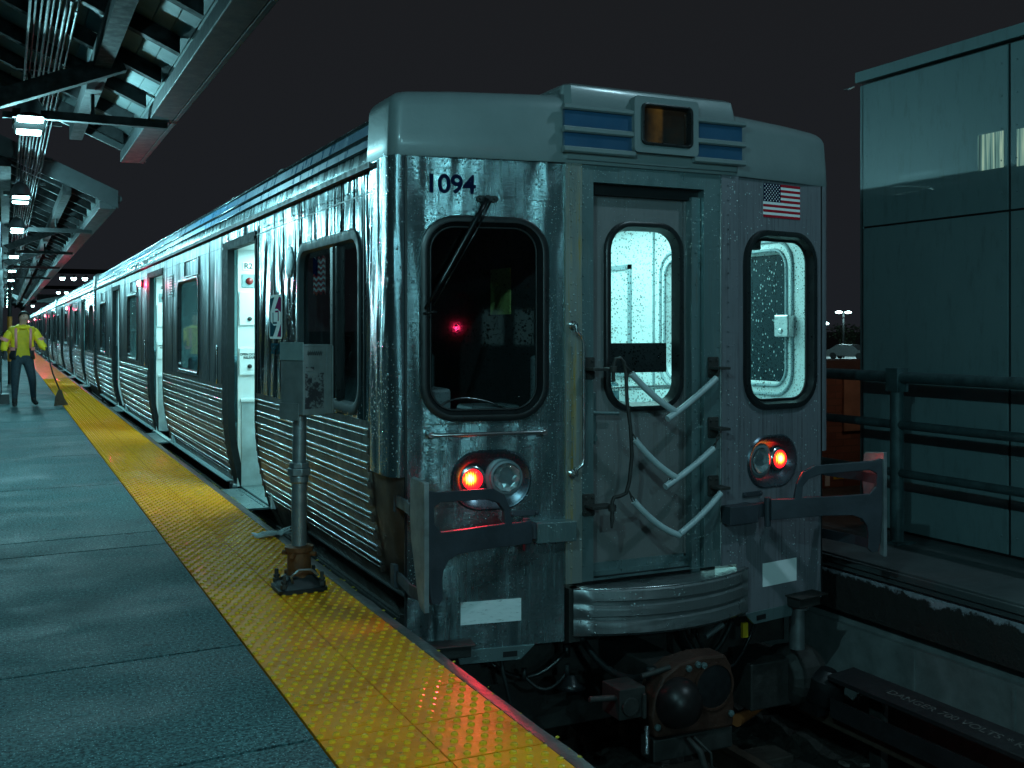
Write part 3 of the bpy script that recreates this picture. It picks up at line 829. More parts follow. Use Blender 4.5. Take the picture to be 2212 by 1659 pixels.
lps.append(cap_loop(.35, 2.757, 1.0)); lps.append(cap_loop(.9, 2.762, 1.0))
mb.loft(lps, closed=False)
mb.face([i for i in range(len(mb.v) - len(lps[-1]), len(mb.v))])
roof_cap = mb.build('roof_cap', M_CAP, car, smooth=True, auto=50)
# sign hood with blue louvres and destination sign
mb = MB()
def hood_loop(z, x0, x1, yf, yb): return [(x0, yb, z), (x0, yf + .03, z), (x0 + .03, yf, z), (x1 - .03, yf, z), (x1, yf + .03, z), (x1, yb, z)]
mb.loft([hood_loop(2.40, -.575, .645, -.185, .1), hood_loop(2.43, -.575, .645, -.19, .1), hood_loop(2.70, -.565, .635, -.20, .1), hood_loop(2.705, -.552, .622, -.195, .3), hood_loop(2.815, -.545, .612, -.17, .55), hood_loop(2.832, -.525, .59, -.14, .62), hood_loop(2.838, -.48, .55, -.09, .62)], closed=False, cap1=True)
mb.face(mb.loop([(-.545, .55, 2.815), (-.552, .3, 2.705), (-.552, -.10, 2.705), (-.545, -.12, 2.815)]))
hood = fo(mb.build('sign_hood', M_CAP, car, smooth=True, auto=35, bevel=0))
mb = MB()
def fin(x0, x1, z0, z1, d=.035):
    mb.loft([[(x, y, z) for z, dd in ((z0, 0), (z0, d*.7), (z0 + .008, d), (z1 - .008, d), (z1, d*.7), (z1, 0)) for x, y in [(xx, -.195 - dd)]] for xx in (x0, x0 + .004, x1 - .004, x1)], cap0=True, cap1=True)
for x0, x1 in ((-.585, -.125), (.282, .655)):
    for z0, z1 in ((2.668, 2.700), (2.543, 2.577), (2.432, 2.466)):
        mb = MB(); fin(x0, x1, z0, z1); fo(mb.build('louvre_fin', M_CAP, hood, smooth=True, auto=35))
for x0, x1 in ((-.572, -.135), (.292, .642)):
    for z0, z1 in ((2.577, 2.668), (2.466, 2.543)):
        mb = MB(); mb.box(x0, x1, -.204, -.18, z0, z1); fo(mb.build('blue_louvre_panel', M_BLUE, hood))
def HP(x, z, d=0.0): return (x, -.205 - d, z)
mb = MB(); o = mb.loop([HP(x, z, .03) for x, z in rr(.083, 2.622, .44, .32, .025, 8)]); o0 = mb.loop([HP(x, z, -.02) for x, z in rr(.083, 2.622, .44, .32, .025, 8)]); h = mb.loop([HP(x, z, .03) for x, z in rr(.083, 2.625, .35, .24, .03, 8)]); mb.bridge(o0, o); mb.bridge(o, h)
sgn = fo(mb.build('sign_surround', M_CAP, hood))
fo(gasket('sign_gasket', sgn, .083, 2.625, .352, .242, .30, .195, .035, .022, lambda x, z, d=0: HP(x, z, d + .03), .014))
m, nt, b = new_mat('dim_sign_glass')
vec = coords(nt, (1, 1, 1), (0, 0, 0)); sx = N(nt, 'ShaderNodeSeparateXYZ'); L(nt, vec, sx.inputs[0])
gl = ramp(nt, noise(nt, vec, 9, 3), [(.35, (.25, .25, .25)), (.65, (1, 1, 1))])
mr = N(nt, 'ShaderNodeMapRange'); mr.inputs[1].default_value = .075; mr.inputs[2].default_value = .06; L(nt, sx.outputs[0], mr.inputs[0])
mr2 = N(nt, 'ShaderNodeMapRange'); mr2.inputs[1].default_value = -.04; mr2.inputs[2].default_value = .03; L(nt, sx.outputs[0], mr2.inputs[0])
L(nt, mixc(nt, 1.0, gl, (.55, .30, .05), 'MULTIPLY'), b.inputs['Emission Color'])
L(nt, mth(nt, 'MULTIPLY_ADD', mth(nt, 'MULTIPLY', mr.outputs[0], mr2.outputs[0]), .07, .006), b.inputs['Emission Strength'])
b.inputs['Base Color'].default_value = (.01, .012, .012, 1); b.inputs['Roughness'].default_value = .08
mb = MB(); mb.face(mb.loop([HP(x, z, .005) for x, z in rr(.083, 2.625, .30, .195, .022, 8)])); fo(mb.build('destination_sign', m, sgn))

# ---- left side wall with its openings
DOORS = [(3.43, 4.80), (9.10, 10.65), (14.95, 16.30)]
WINS = [(.55, 2.05), (6.20, 7.75), (12.02, 13.52), (17.75, 19.2)]
YB = [.36, .55, 2.05, 3.43, 4.80, 6.20, 7.75, 9.10, 10.65, 12.02, 13.52, 14.95, 16.30, 17.75, 19.2, CARL]
ZB = [-.20, -.05, .08, .2, .35, .5, .7, .93, 2.05, 2.22, 2.37]
def SP(y, z, d=0.0): return (-SX(z) - d, y, z)
def is_in(lst, a, b): return any(abs(p - a) < .01 and abs(q - b) < .01 for p, q in lst)
up, lowp, far_up = MB(), MB(), MB()
for a, b in zip(YB, YB[1:]):
    for c, d in zip(ZB, ZB[1:]):
        if is_in(DOORS, a, b) and -.06 < c and d < 2.23: continue
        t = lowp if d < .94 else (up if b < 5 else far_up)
        if is_in(WINS, a, b) and abs(c - .93) < .01:
            yc, zc, w, h = (a+b)/2, 1.495, b - a - .06, 1.05
            if a < 1: w, h = 1.46, 1.08; 
            o = t.loop([SP(y, z) for y, z in rect_like(a, b, c, d, 8)]); hh = t.loop([SP(y, z) for y, z in rr(yc, zc, w, h, .11 if a > 1 else .17, 8)])
            t.bridge(o, hh)
        else:
            n = max(1, int((b - a)/1.5))
            t.face(t.loop([SP(a, c), SP(b, c), SP(b, d), SP(a, d)]))
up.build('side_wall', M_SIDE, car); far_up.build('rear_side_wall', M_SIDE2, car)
lowp.build('lower_side_panel', M_RIB, car, smooth=True, auto=30)
# horizontal ribs on the lower side
mb = MB()
SEG = [(.42, 3.38), (4.88, 9.02), (10.73, 14.88), (16.38, 20.0)]
for a, b in SEG:
    for k in range(9):
        z = .88 - k*.0955
        for dz, r in ((0, .0085), (-.034, .0035)):
            x = -SX(z + dz) - .001
            mb.tube([(x, a, z + dz), (x, (a + b)/2, z + dz), (x, b, z + dz)], r, 7)
mb.mi = 1
for a, b in SEG:
    for k in range(9):
        z = .88 - k*.0955
        mb.box(-SX(z) - .012, -SX(z) + .01, b, b + .02, z - .045, z - .01); mb.box(-SX(z) - .012, -SX(z) + .01, a - .02, a, z - .045, z - .01)
mb.build('side_ribs', [M_RIBBAR, M_RUSTBR], car, smooth=True, auto=60)
# panel seams, rivets and gutter
mb = MB()
for y in (.5, 2.75, 3.33, 4.92, 5.6, 8.2, 8.95, 10.8, 11.5, 13.9, 14.8, 16.45): mb.box(-1.503, -1.49, y - .004, y + .004, .93, 2.37)
mb.box(-1.503, -1.49, .36, CARL, 2.224, 2.230)
mb.build('panel_seams', M_BLACK, car)
mb = MB(); mb.box(-1.535, -1.49, .30, CARL, 2.352, 2.376); mb.box(-1.535, -1.527, .30, CARL, 2.372, 2.385)
mb.build('rain_gutter', M_DARKST, car)
mb = MB()
for i in range(60): mb.dome((-1.5, .45 + i*.055, 2.265), (-1, 0, 0), .006, .004, 5)
mb.build('rivet_row', M_SIDE, car)

# ---- roof: steel letterboard, two blue bands, curved top
RP = [(-1.50, 2.37), (-1.497, 2.40), (-1.486, 2.478), (-1.484, 2.482), (-1.480, 2.492), (-1.470, 2.545), (-1.467, 2.552), (-1.460, 2.575), (-1.442, 2.645), (-1.438, 2.652), (-1.425, 2.685), (-1.39, 2.708), (-1.30, 2.728), (-1.1, 2.742), (-.8, 2.755), (-.4, 2.765), (0, 2.77)]
full = RP + [(-x, z) for x, z in RP[-2::-1]]
def roofstrip(name, mat, i0, i1, prt, d=0.0):
    mb = MB(); seg = RP[i0:i1+1]
    ys = [.38, 5, 10, 15, CARL]
    mb.loft([[(x - d, y, z) for x, z in seg] for y in ys], closed=False)
    return mb.build(name, mat, prt, smooth=True, auto=30)
roof = MB(); roof.loft([[(x, y, z) for x, z in full] for y in (.38, 5, 10, 15, CARL)], closed=False)
roof_o = roof.build('roof', M_ROOFSTEEL, car, smooth=True, auto=25)
roofstrip('blue_roof_band', M_BLUER, 4, 5, roof_o, .003); roofstrip('blue_roof_band', M_BLUER, 7, 8, roof_o, .003)
mb = MB()
for (x, z), r in (((-1.486, 2.483), .010), ((-1.467, 2.560), .013), ((-1.440, 2.655), .011)):
    mb.tube([(x - .004, .38, z), (x - .004, 10, z), (x - .004, CARL, z)], r, 8)
mb.build('roof_rib', M_RIBBAR, roof_o, smooth=True)
# roof-top equipment
rnd = random.Random(3)
mb = MB()
for y, l, h, x in ((3.6, 1.2, .05, -1.25), (8.2, .7, .12, -1.05), (11.0, 2.4, .10, -1.0), (15.0, 1.6, .14, -1.05), (17.6, 1.2, .08, -1.0)):
    mb.loft([[(x, y, 2.66), (x, y + l, 2.66), (.9, y + l, 2.68), (.9, y, 2.68)], [(x + .03, y + .12, 2.70 + h), (x + .03, y + l - .12, 2.70 + h), (.9, y + l - .12, 2.72 + h), (.9, y + .12, 2.72 + h)]], cap1=True)
for i in range(14): mb.box(-1.28, -1.2, 4.2 + i*1.1, 4.6 + i*1.1, 2.66, 2.72 + .03*(i % 3))
mb.build('roof_equipment', M_ROOFSTEEL, roof_o, bevel=.01)
mb = MB()
mb.tube([(-1.0, 6.4, 2.78), (-1.0, 4.6, 2.96), (-.95, 4.35, 2.93)], .014, 6); mb.tube([(-.6, 6.3, 2.8), (-.6, 4.6, 2.97)], .014, 6)
mb.tube([(-1.0, 4.6, 2.96), (-.0, 4.6, 3.0)], .014, 6); mb.tube([(-1.05, 5.3, 2.78), (-.9, 4.9, 2.86)], .02, 6)
for y0 in (9.6, 12.0, 14.2): mb.tube([(-1.1, y0 + .9, 2.72), (-1.0, y0, 2.92), (-.8, y0 - .1, 2.92)], .012, 6)
mb.build('pantograph', M_CONDUIT, roof_o, smooth=True)
mb = MB(); mb.loft([[(-1.2, y0, z) for y0, z in ((5.55, 2.70), (5.6, 2.80), (5.95, 2.84), (6.35, 2.80), (6.5, 2.70))], [(-.9, y0, z) for y0, z in ((5.55, 2.72), (5.6, 2.84), (5.95, 2.90), (6.35, 2.84), (6.5, 2.72))]], cap0=True, cap1=True)
mb.build('roof_vent', M_CHROME, roof_o, smooth=True, auto=30)

# ---- the rest of the shell
mb = MB()
ys = [.36, 10, CARL]
mb.loft([[(SX(z), y, z) for z in ZB] for y in ys], closed=False)
for y in (CARL,):
    mb.face(mb.loop([(-1.5, y, 2.37), (-1.5, y, .7), (-1.39, y, 0), (-1.32, y, -.2), (1.32, y, -.2), (1.39, y, 0), (1.5, y, .7), (1.5, y, 2.37), (1.2, y, 2.70), (0, y, 2.76), (-1.2, y, 2.70)]))
mb.build('far_side_wall', M_FRONTB, car, smooth=True, auto=30)
mb = MB(); mb.box(-1.33, 1.33, .05, CARL - .02, -.12, -.015)
mb.box(-1.30, 1.30, 1.2, CARL - .8, -.55, -.13)
mb.build('underframe', M_DARKST, car)
mb = MB(); mb.box(-1.355, -1.325, .30, CARL, -.24, -.16); mb.box(-1.36, -1.352, .30, CARL, -.19, -.175)
mb.build('side_sill', M_DARKST, car)

# ---- side windows
for i, (a, b) in enumerate(WINS):
    yc, w, h = (a+b)/2, b - a - .04, 1.07
    mpf = lambda y, z, d=0.0: (-1.5 - d, y, z)
    if i == 0:
        g = gasket('cab_side_window', car, yc, 1.495, 1.49, 1.11, 1.34, .96, .18, .12, mpf, .008, simple('grey_window_frame', (.03, .042, .046), .6, 0, .2, 6))
        pane('cab_side_pane', g, yc, 1.495, 1.36, .98, .12, mpf, -.028, M_GLASSS)
        mb = MB(); mb.box(-1.508, -1.46, 1.12, 1.18, 1.02, 1.97); mb.box(-1.50, -1.45, 1.06, 1.10, 1.02, 1.97)
        mb.build('window_mullion', M_RUBBER, g, bevel=.004)
        mb = MB()
        for k in range(9):
            for zz in (2.033, .957): mb.dome((-1.52, .75 + k*.14, zz), (-1, 0, 0), .008, .004, 6)
        mb.build('frame_screw', M_CHROME, g)
        fo(g)
    else:
        g = gasket('side_window', car, yc, 1.495, w, h, w - .09, h - .09, .12, .09, mpf, .016)
        pane('side_pane', g, yc, 1.495, w - .08, h - .08, .09, mpf, -.02, M_GLASSS)
        # sill with bright lower edge and small transom above
        mb = MB(); mb.box(-1.515, -1.49, a + .06, b - .06, .95, .965)
        mb.build('window_sill', M_CHROME, g)
    if i in (1, 2, 3):
        tw = gasket('transom_window', car, a + .52, 2.135, 1.0, .20, .94, .15, .04, .03, mpf, .012)
        pane('transom_pane', tw, a + .52, 2.135, .95, .16, .03, mpf, -.01, M_GLASSS)
# ---- doorways
for i, (a, b) in enumerate(DOORS):
    mb = MB()
    zz = [-.05, .0, .1, .2, .35, .5, .7, 1.2, 2.0, 2.2]
    # far jamb: thick black rubber edge, following the body curve
    for y0, y1, d in ((b - .20, b + .035, .012),):
        mb.loft([[(-SX(z) - d, y0, z), (-SX(z) - d, y1, z), (-SX(z) + .05, y1, z), (-SX(z) + .05, y0, z)] for z in zz], cap0=True, cap1=True)
    mb.box(-1.512, -1.44, a - .0, b, 2.185, 2.225)
    dw = mb.build('doorway', M_JAMB, car, smooth=True, auto=40)
    mb = MB()
    mb.loft([[(-SX(z) - .006, a - .035, z), (-SX(z) - .006, a + .005, z), (-SX(z) + .06, a + .005, z), (-SX(z) + .06, a - .035, z)] for z in zz], cap0=True, cap1=True)
    mb.loft([[(-SX(z) - .014, b - .235, z), (-SX(z) - .014, b - .20, z), (-SX(z) + .05, b - .20, z), (-SX(z) + .05, b - .235, z)] for z in zz], cap0=True, cap1=True)
    mb.box(-1.51, -1.49, a - .03, b + .04, 2.225, 2.26)
    mb.build('door_edge_trim', M_JAMB, dw, smooth=True, auto=40)
    # vestibule: walls, floor and lit ceiling
    xi = -.55
    mb = MB()
    mb.box(-1.42, xi, b - .232, b - .2, -.0, 2.2)
    mb.box(xi, xi + .03, a - .2, b - .2, 0, 2.2)
    mb.box(-1.42, xi, a - .23, a - .2, 0, 2.2)
    mb.box(-1.46, xi, a - .2, b - .2, 2.19, 2.22)
    mb.box(-1.45, -1.40, a - .2, a - .05, .93, 2.2)
    mb.build('vestibule_wall', M_INTW, dw)
    mb = MB(); mb.box(-1.385, xi, a - .2, b - .2, -.012, .0); mb.box(-1.56, -1.385, a - .02, b - .22, -.035, -.02)
    mb.box(-1.57, -1.56, a - .02, b - .22, -.05, -.018)
    for k in range(12): mb.box(-1.43, -1.415, a + .02 + k*.09, a + .08 + k*.09, -.02, -.012)
    mb.build('threshold_plate', M_FRAME, dw)
    mb = MB(); mb.box(-1.25, -.75, a + .05, b - .4, 2.17, 2.188); mb.build('vestibule_light', M_CEIL, dw)
    yw = b - .232
    if i < 2:
        ld = bpy.data.lights.new('vestibule_lamp', 'AREA'); ld.color = (.50, 1.0, 1.0); ld.energy = 18 if i == 0 else 12; ld.shape = 'RECTANGLE'; ld.size = .5; ld.size_y = .9
        lo_ = bpy.data.objects.new('vestibule_lamp', ld); COL.objects.link(lo_); lo_.location = (-1.0, (a + b)/2 - .1, 2.16); lo_.parent = dw
    if i < 2:
        def plate(name, x0, x1, z0, z1, mat, d=.012, bv=.004):
            mb = MB(); mb.box(x0, x1, yw - d, yw, z0, z1); return mb.build(name, mat, dw, bevel=bv)
        plate('route_sign', -1.375, -1.275, 2.0, 2.075, M_WHITE, .006)
        text('route_number', 'R2', .072, M_BLACK, dw, basis((-1.325, yw - .007, 2.037), (1, 0, 0), (0, 0, 1), (0, -1, 0)), .002)
        pb = plate('button_plate', -1.385, -1.255, 1.84, 1.965, M_FRAME, .008)
        mb = MB(); mb.lathe([(.034, 0), (.034, .012), (.026, .02), (0, .026)], (-1.315, yw - .008, 1.90), (0, -1, 0), 16); mb.build('indicator_lamp', simple('dark_red_lens', (.22, .02, .02), .25, 0, .1), dw, smooth=True)
        plate('access_panel', -1.41, -1.235, 1.49, 1.80, M_INTW, .02)
        mb = MB(); mb.lathe([(.02, 0), (.02, .012), (0, .016)], (-1.315, yw - .02, 1.55), (0, -1, 0), 12); mb.lathe([(.02, 0), (.02, .012), (0, .016)], (-1.315, yw - .02, 1.11), (0, -1, 0), 12)
        mb.build('panel_knob', M_DARKST, dw, smooth=True)
        plate('release_panel', -1.41, -1.225, 1.03, 1.28, M_INTW, .02)
        text('release_text', 'OPEN DOOR\nRELEASE', .030, M_BLACK, dw, basis((-1.317, yw - .021, 1.205), (1, 0, 0), (0, 0, 1), (0, -1, 0)), .001)
        plate('wall_ledge', -1.40, -1.20, .78, .81, M_INTW, .03)
        plate('lower_wall_panel', -1.39, -1.0, .0, .79, simple('scuffed_white_panel', (.42, .50, .51), .35, .3, .35, 5), .01)
    mb = MB(); mb.tube([(-1.52, b + .26, 1.30), (-1.525, b + .26, 1.22), (-1.525, b + .26, .98), (-1.52, b + .26, .93)], .012, 8)
    mb.build('door_grab_handle', M_CHROME, dw, smooth=True)
    mb = MB(); mb.box(-1.46, -1.40, b - .17, b - .03, -.05, .02); mb.build('door_shoe', M_CHROME, dw, bevel=.01)

# ---- red door indicator lamps on the side
for y in (11.3,):
    mb = MB(); mb.lathe([(.06, 0), (.06, .02), (.045, .04)], (-1.5, y, 2.14), (-1, 0, 0), 14)
    sl = mb.build('side_indicator', M_DARKST, car, smooth=True, auto=40)
    mb = MB(); mb.lathe([(.045, .035), (.042, .07), (.025, .085), (0, .09)], (-1.5, y, 2.14), (-1, 0, 0), 14); mb.build('indicator_lens', M_DOORLAMP, sl, smooth=True)
    ld = bpy.data.lights.new('indicator_glow', 'POINT'); ld.color = (1, .02, .10); ld.energy = 11; ld.shadow_soft_size = .02
    lo_ = bpy.data.objects.new('indicator_glow', ld); COL.objects.link(lo_); lo_.location = (-1.61, y - .04, 2.12); lo_.parent = sl
mb = MB()
for k in range(9): mb.box(-1.512, -1.49, 8.15, 8.55, 1.86 + k*.032, 1.875 + k*.032)
mb.build('speaker_grille', M_FRAME, car)

# ---- markings on the near side wall
mb = MB(); mb.lathe([(.115, 0), (.115, .004), (.10, .006)], (-1.5, 2.27, 1.94), (-1, 0, 0), 28)
for k in range(8): mb.dome((-1.505, 2.27 + .095*math.cos(k*math.pi/4), 1.94 + .095*math.sin(k*math.pi/4)), (-1, 0, 0), .008, .005)
fo(mb.build('round_cover_plate', M_FRAME, car, smooth=True, auto=40))
def LG(u, v, d=0.0): return (-1.502 - d, 2.90 - u*.42, 1.715 - v*.335)
mb = MB(); mb.prism(rr(.5, .5, 1.0, 1.0, .09, 4), lambda u, v: LG(u, v), lambda u, v: LG(u, v, .002)); lg = fo(mb.build('emblem', M_WHITE, car))
def lgpoly(name, pts, mat, d=.0035):
    mb = MB(); mb.prism(pts, lambda u, v: LG(u, v, .001), lambda u, v: LG(u, v, d)); fo(mb.build(name, mat, lg))
lgpoly('emblem_left_field', [(.07, .08), (.40, .05), (.10, .37), (.10, .60), (.36, .70), (.58, .70), (.30, .95), (.07, .95)], M_TEALD)
lgpoly('emblem_right_field', [(.78, .05), (.93, .08), (.93, .95), (.64, .95), (.92, .66), (.92, .40), (.64, .32), (.46, .32)], M_PURPLE)
lgpoly('emblem_bars', [(.28, .40), (.33, .40), (.33, .62), (.60, .62), (.60, .66), (.28, .66)], M_TEALD)
lgpoly('emblem_bar', [(.48, .36), (.74, .36), (.74, .60), (.69, .60), (.69, .40), (.48, .40)], M_PURPLE)
fo(text('side_lettering', 'SEPTA', .115, M_TEALD, car, basis((-1.503, 2.69, 1.30), (0, -1, 0), (0, 0, 1), (-1, 0, 0)), .002))
# wavy flag reflection in the cab side window, modelled as coloured sheets
mb = MB()
FLG = lambda u, v: (-1.47, 1.72 - u*.30, 1.93 - v*.24 + .012*math.sin(u*17))
us = [k/10 for k in range(11)]
mb.mi = 0; mb.loft([[FLG(u, v) for u in us] for v in (0, 1)], closed=False)
fo(mb.build('flag_reflection', M_WHITE, car))
mb = MB()
for k in range(0, 13, 2): mb.loft([[(p[0] - .002, p[1], p[2]) for p in (FLG(u, v) for u in (us if k > 5 else us[4:]))] for v in (k/13, (k+1)/13)], closed=False)
fo(mb.build('flag_reflection_stripes', M_RED, car))
mb = MB(); mb.loft([[(p[0] - .003, p[1], p[2]) for p in (FLG(u, v) for u in us[:5])] for v in (0, 6/13)], closed=False)
fo(mb.build('flag_reflection_canton', M_NAVY, car))

# ---- inside the front end: dark cab on the left, lit vestibule in the middle and right
mb = MB(); mb.box(-.42, -.40, .0, 2.3, 0, 2.32); mb.box(-1.46, -.42, 2.28, 2.30, 0, 2.32); mb.box(-1.46, -.42, .0, 2.3, 2.32, 2.34)
mb.box(-1.40, -.42, .0, 2.3, -.01, .0); mb.box(-1.38, -.45, .02, .42, .0, .86)
fo(mb.build('cab_partition', M_INTD, car))
mb = MB(); mb.box(-1.05, -.62, 1.25, 1.7, .42, .56); mb.box(-1.05, -.62, 1.62, 1.74, .5, 1.28)
mb.box(-1.0, -.7, .08, .34, .86, 1.02)
mb.cyl((-.8, 1.48, 0), (-.8, 1.48, .42), .05)
mb.box(-1.35, -1.1, .15, .4, .87, 1.12); mb.box(-.62, -.5, .1, .14, 1.0, 1.3)
fo(mb.build('cab_seat', simple('grey_cab_fittings', (.16, .19, .20), .5), car, bevel=.02))
mb = MB(); mb.tube([(-1.25 + .5*i/14, .06, .985 + .085*math.sin(math.pi*(i/14)**.7)) for i in range(15)], .006, 6); fo(mb.build('dash_wire', M_CHROME, car, smooth=True))
mb = MB(); mb.box(-.43, -.42, .8, 1.1, 1.55, 1.85); fo(mb.build('cab_notice', simple('pale_green_notice', (.5, .62, .2), .6), car))
# vestibule shell
mb = MB()
mb.box(-.40, 1.44, .0, 3.2, -.02, .0)
mb.box(-.40, 1.44, .03, 3.2, 2.30, 2.32)
mb.box(-.40, 1.44, 3.18, 3.2, 0, 2.32)
mb.box(-.398, -.392, .02, 3.2, 0, 2.32)
fo(mb.build('vestibule_shell', M_INTW, car))
mb = MB()
o = mb.loop([(1.40, y, z) for y, z in rect_like(.03, 3.2, 0, 2.3, 8)]); h = mb.loop([(1.40, y, z) for y, z in rr(1.02, 1.53, 1.45, .92, .13, 8)]); mb.bridge(o, h)
h2 = mb.loop([(1.46, y, z) for y, z in rr(1.02, 1.53, 1.41, .88, .12, 8)]); mb.bridge(h, h2)
ivw = fo(mb.build('inner_side_wall', M_INTW, car, smooth=True, auto=40))
fo(pane('inner_side_pane', ivw, 1.02, 1.53, 1.42, .89, .12, lambda y, z, d=0: (1.462, y, z), 0, m_nightglass()))
mb = MB()
for w, h, r, rad in ((1.58, 1.05, .17, .014), (1.46, .93, .13, .012)): mb.tube([(1.397, y, z) for y, z in rr(1.02, 1.53, w, h, r, 8)], rad, 6, closed=True)
fo(mb.build('inner_window_trim', M_INTG, ivw, smooth=True))
mb = MB(); mb.box(1.33, 1.40, .20, .34, 1.40, 1.55); mb.cyl((1.32, .27, 1.44), (1.40, .27, 1.44), .02); fo(mb.build('window_latch', M_CHROME, ivw, bevel=.01))
mb = MB(); mb.box(.92, 1.0, .06, .12, 1.96, 2.08); fo(mb.build('wiper_motor', M_DARKST, car, bevel=.008))
mb = MB(); mb.box(1.385, 1.40, 1.9, 1.915, .0, 2.3); mb.box(1.38, 1.40, 2.25, 2.29, 1.05, 2.0); mb.box(1.38, 1.40, 2.25, 3.1, 1.96, 2.0); mb.box(1.38, 1.40, 2.25, 3.1, 1.05, 1.15); mb.box(1.375, 1.4, .03, 3.2, .78, .84)
fo(mb.build('wall_trim', M_INTG, car))
for y, x in ((2.55, .95), (2.75, .35), (1.95, 1.05)):
    mb = MB(); mb.box(x - .28, x + .28, y, y + .45, .3, .45); mb.box(x - .28, x + .28, y + .36, y + .48, .40, 1.0)
    st = fo(mb.build('bench_seat', M_SEAT, car, bevel=.04))
    mb = MB(); mb.tube([(x - .28, y + .42, .6), (x - .28, y + .42, .98), (x - .2, y + .42, 1.04), (x + .2, y + .42, 1.04), (x + .28, y + .42, .98), (x + .28, y + .42, .6)], .018, 8)
    fo(mb.build('seat_rail', M_CHROME, st, smooth=True))
mb = MB(); mb.tube([(.30, 1.6, 1.0), (1.38, 1.6, 1.0)], .018, 8); mb.tube([(.6, 1.7, 0), (.6, 1.7, 2.3)], .018, 8); fo(mb.build('stanchion', M_CHROME, car, smooth=True))
mb = MB(); mb.box(.2, 1.2, .5, 2.8, 2.27, 2.298); fo(mb.build('ceiling_light', M_CEIL, car))
ld = bpy.data.lights.new('vestibule_lamp', 'AREA'); ld.color = (.34, 1.0, .95); ld.energy = 11; ld.shape = 'RECTANGLE'; ld.size = 1.0; ld.size_y = 2.2
lo_ = bpy.data.objects.new('vestibule_lamp', ld); COL.objects.link(lo_); lo_.location = (.6, 1.6, 2.25); lo_.parent = car; fo(lo_)

# ---- passenger saloon behind the side windows
mb = MB(); mb.box(-1.44, 1.44, 5.0, CARL - .1, -.01, .0); mb.box(-1.44, 1.44, 5.0, CARL - .1, 2.30, 2.32); mb.box(1.42, 1.44, 5.0, CARL - .1, 0, 2.3)
for y in (5.0, 10.9, CARL - .12): mb.box(-.5, 1.42, y, y + .02, 0, 2.3)
for y in (8.75, 14.6): mb.box(-1.42, .2, y, y + .03, 0, 2.3)
mb.build('saloon_shell', simple('saloon_panel', (.36, .48, .48), .5, 0, .1, 3), car)
mb = MB()
for y0, y1 in ((5.3, 8.7), (11.2, 14.6), (16.6, 19.8)): mb.box(.15, .35, y0, y1, 2.27, 2.298)
mb.build('saloon_light', emit('dim_saloon_light', (.34, .95, 1.0), 24.0), car)
for y in (5.9, 6.9, 7.9, 11.8, 12.8, 17.5):
    mb = MB(); mb.box(-1.35, -.45, y, y + .12, .35, 1.12); mb.box(-1.35, -.45, y - .45, y, .35, .48); mb.build('saloon_seat', simple('teal_seat_cloth', (.10, .20, .22), .6), car, bevel=.04)

# ---- below the front: pilot brackets, jumper boxes, coupler, hoses
for sg in (-1, 1):
    mb = MB(); mb.prism([(sg*1.16, -.29), (sg*.72, -.29), (sg*.73, -.30), (sg*.80, -.365), (sg*1.14, -.365)], lambda x, z: FP(x, z, .004), lambda x, z: FP(x, z, -.012))
    fo(mb.build('pilot_bracket', M_FRAME, car, bevel=.002))
    mb = MB(); mb.prism([(sg*.90, -.345), (sg*.82, -.345), (sg*.82, -.315), (sg*.90, -.315)], lambda x, z: FP(x, z, .0), lambda x, z: FP(x, z, .007)); fo(mb.build('bracket_slot', M_BLACK, car))
    mb = MB(); mb.prism([(sg*1.30, -.30), (sg*1.10, -.30), (sg*1.10, -.235), (sg*1.30, -.235)], lambda x, z: FP(x, z, .0), lambda x, z: FP(x, z, .10))
    mb.prism([(sg*1.34, -.235), (sg*1.08, -.235), (sg*1.08, -.225), (sg*1.34, -.225)], lambda x, z: FP(x, z, .0), lambda x, z: FP(x, z, .13))
    fo(mb.build('jumper_box', M_DARKST, car, bevel=.006))
mb = MB(); mb.box(-.52, -.45, -.16, .4, -.30, .0); mb.box(.66, .72, -.14, .4, -.30, .0); mb.box(-1.3, 1.3, .2, .5, -.6, -.25)
fo(mb.build('buffer_beam', M_DARKST, car))
# coupler head
cp = empty('coupler', (0, 0, 0), 0, car); fo(cp)
CX_, CZ_, CYF = -.0, -.52, -.62
CHP = [(-.25, -.72), (.26, -.74), (.27, -.62), (.25, -.40), (.21, -.335), (.05, -.325), (-.10, -.345), (-.20, -.40), (-.255, -.50), (-.275, -.60)]
mb = MB(); mb.prism(CHP, lambda x, z: (x, CYF, z), lambda x, z: (x, CYF + .16, z)); fo(mb.build('coupler_face', M_RUSTD, cp, bevel=.015))
mb = MB(); mb.lathe([(.135, .0), (.135, .03), (.10, .10), (.05, .13), (.0, .135)], (-.115, CYF, -.545), (0, -1, 0), 22); fo(mb.build('coupler_cone', simple('dark_greasy_iron', (.03, .022, .022), .38, .5, .4, 9), cp, smooth=True, auto=50))
mb = MB(); mb.lathe([(.125, .004), (.115, .006), (.0, .007)], (.125, CYF, -.495), (0, -1, 0), 22); fo(mb.build('coupler_funnel', M_BLACK, cp, smooth=True))
mb = MB(); mb.lathe([(.130, .0), (.13, .012), (.118, .012), (.116, .0)], (.125, CYF, -.495), (0, -1, 0), 22); fo(mb.build('funnel_rim', M_RUSTD, cp, smooth=True, auto=40))
mb = MB(); mb.box(-.25, .27, CYF + .02, CYF + .15, -.86, -.74); mb.box(-.12, .12, CYF + .15, .3, -.66, -.42); fo(mb.build('coupler_body', M_DARKST, cp, bevel=.01))
for x, z in ((-.04, -.375), (.02, -.362), (.06, -.372), (-.24, -.66), (.24, -.66)):
    mb = MB(); mb.lathe([(.018, 0), (.018, .012), (0, .016)], (x, CYF, z), (0, -1, 0), 8)
    fo(mb.build('coupler_bolt', M_FRAME, cp))
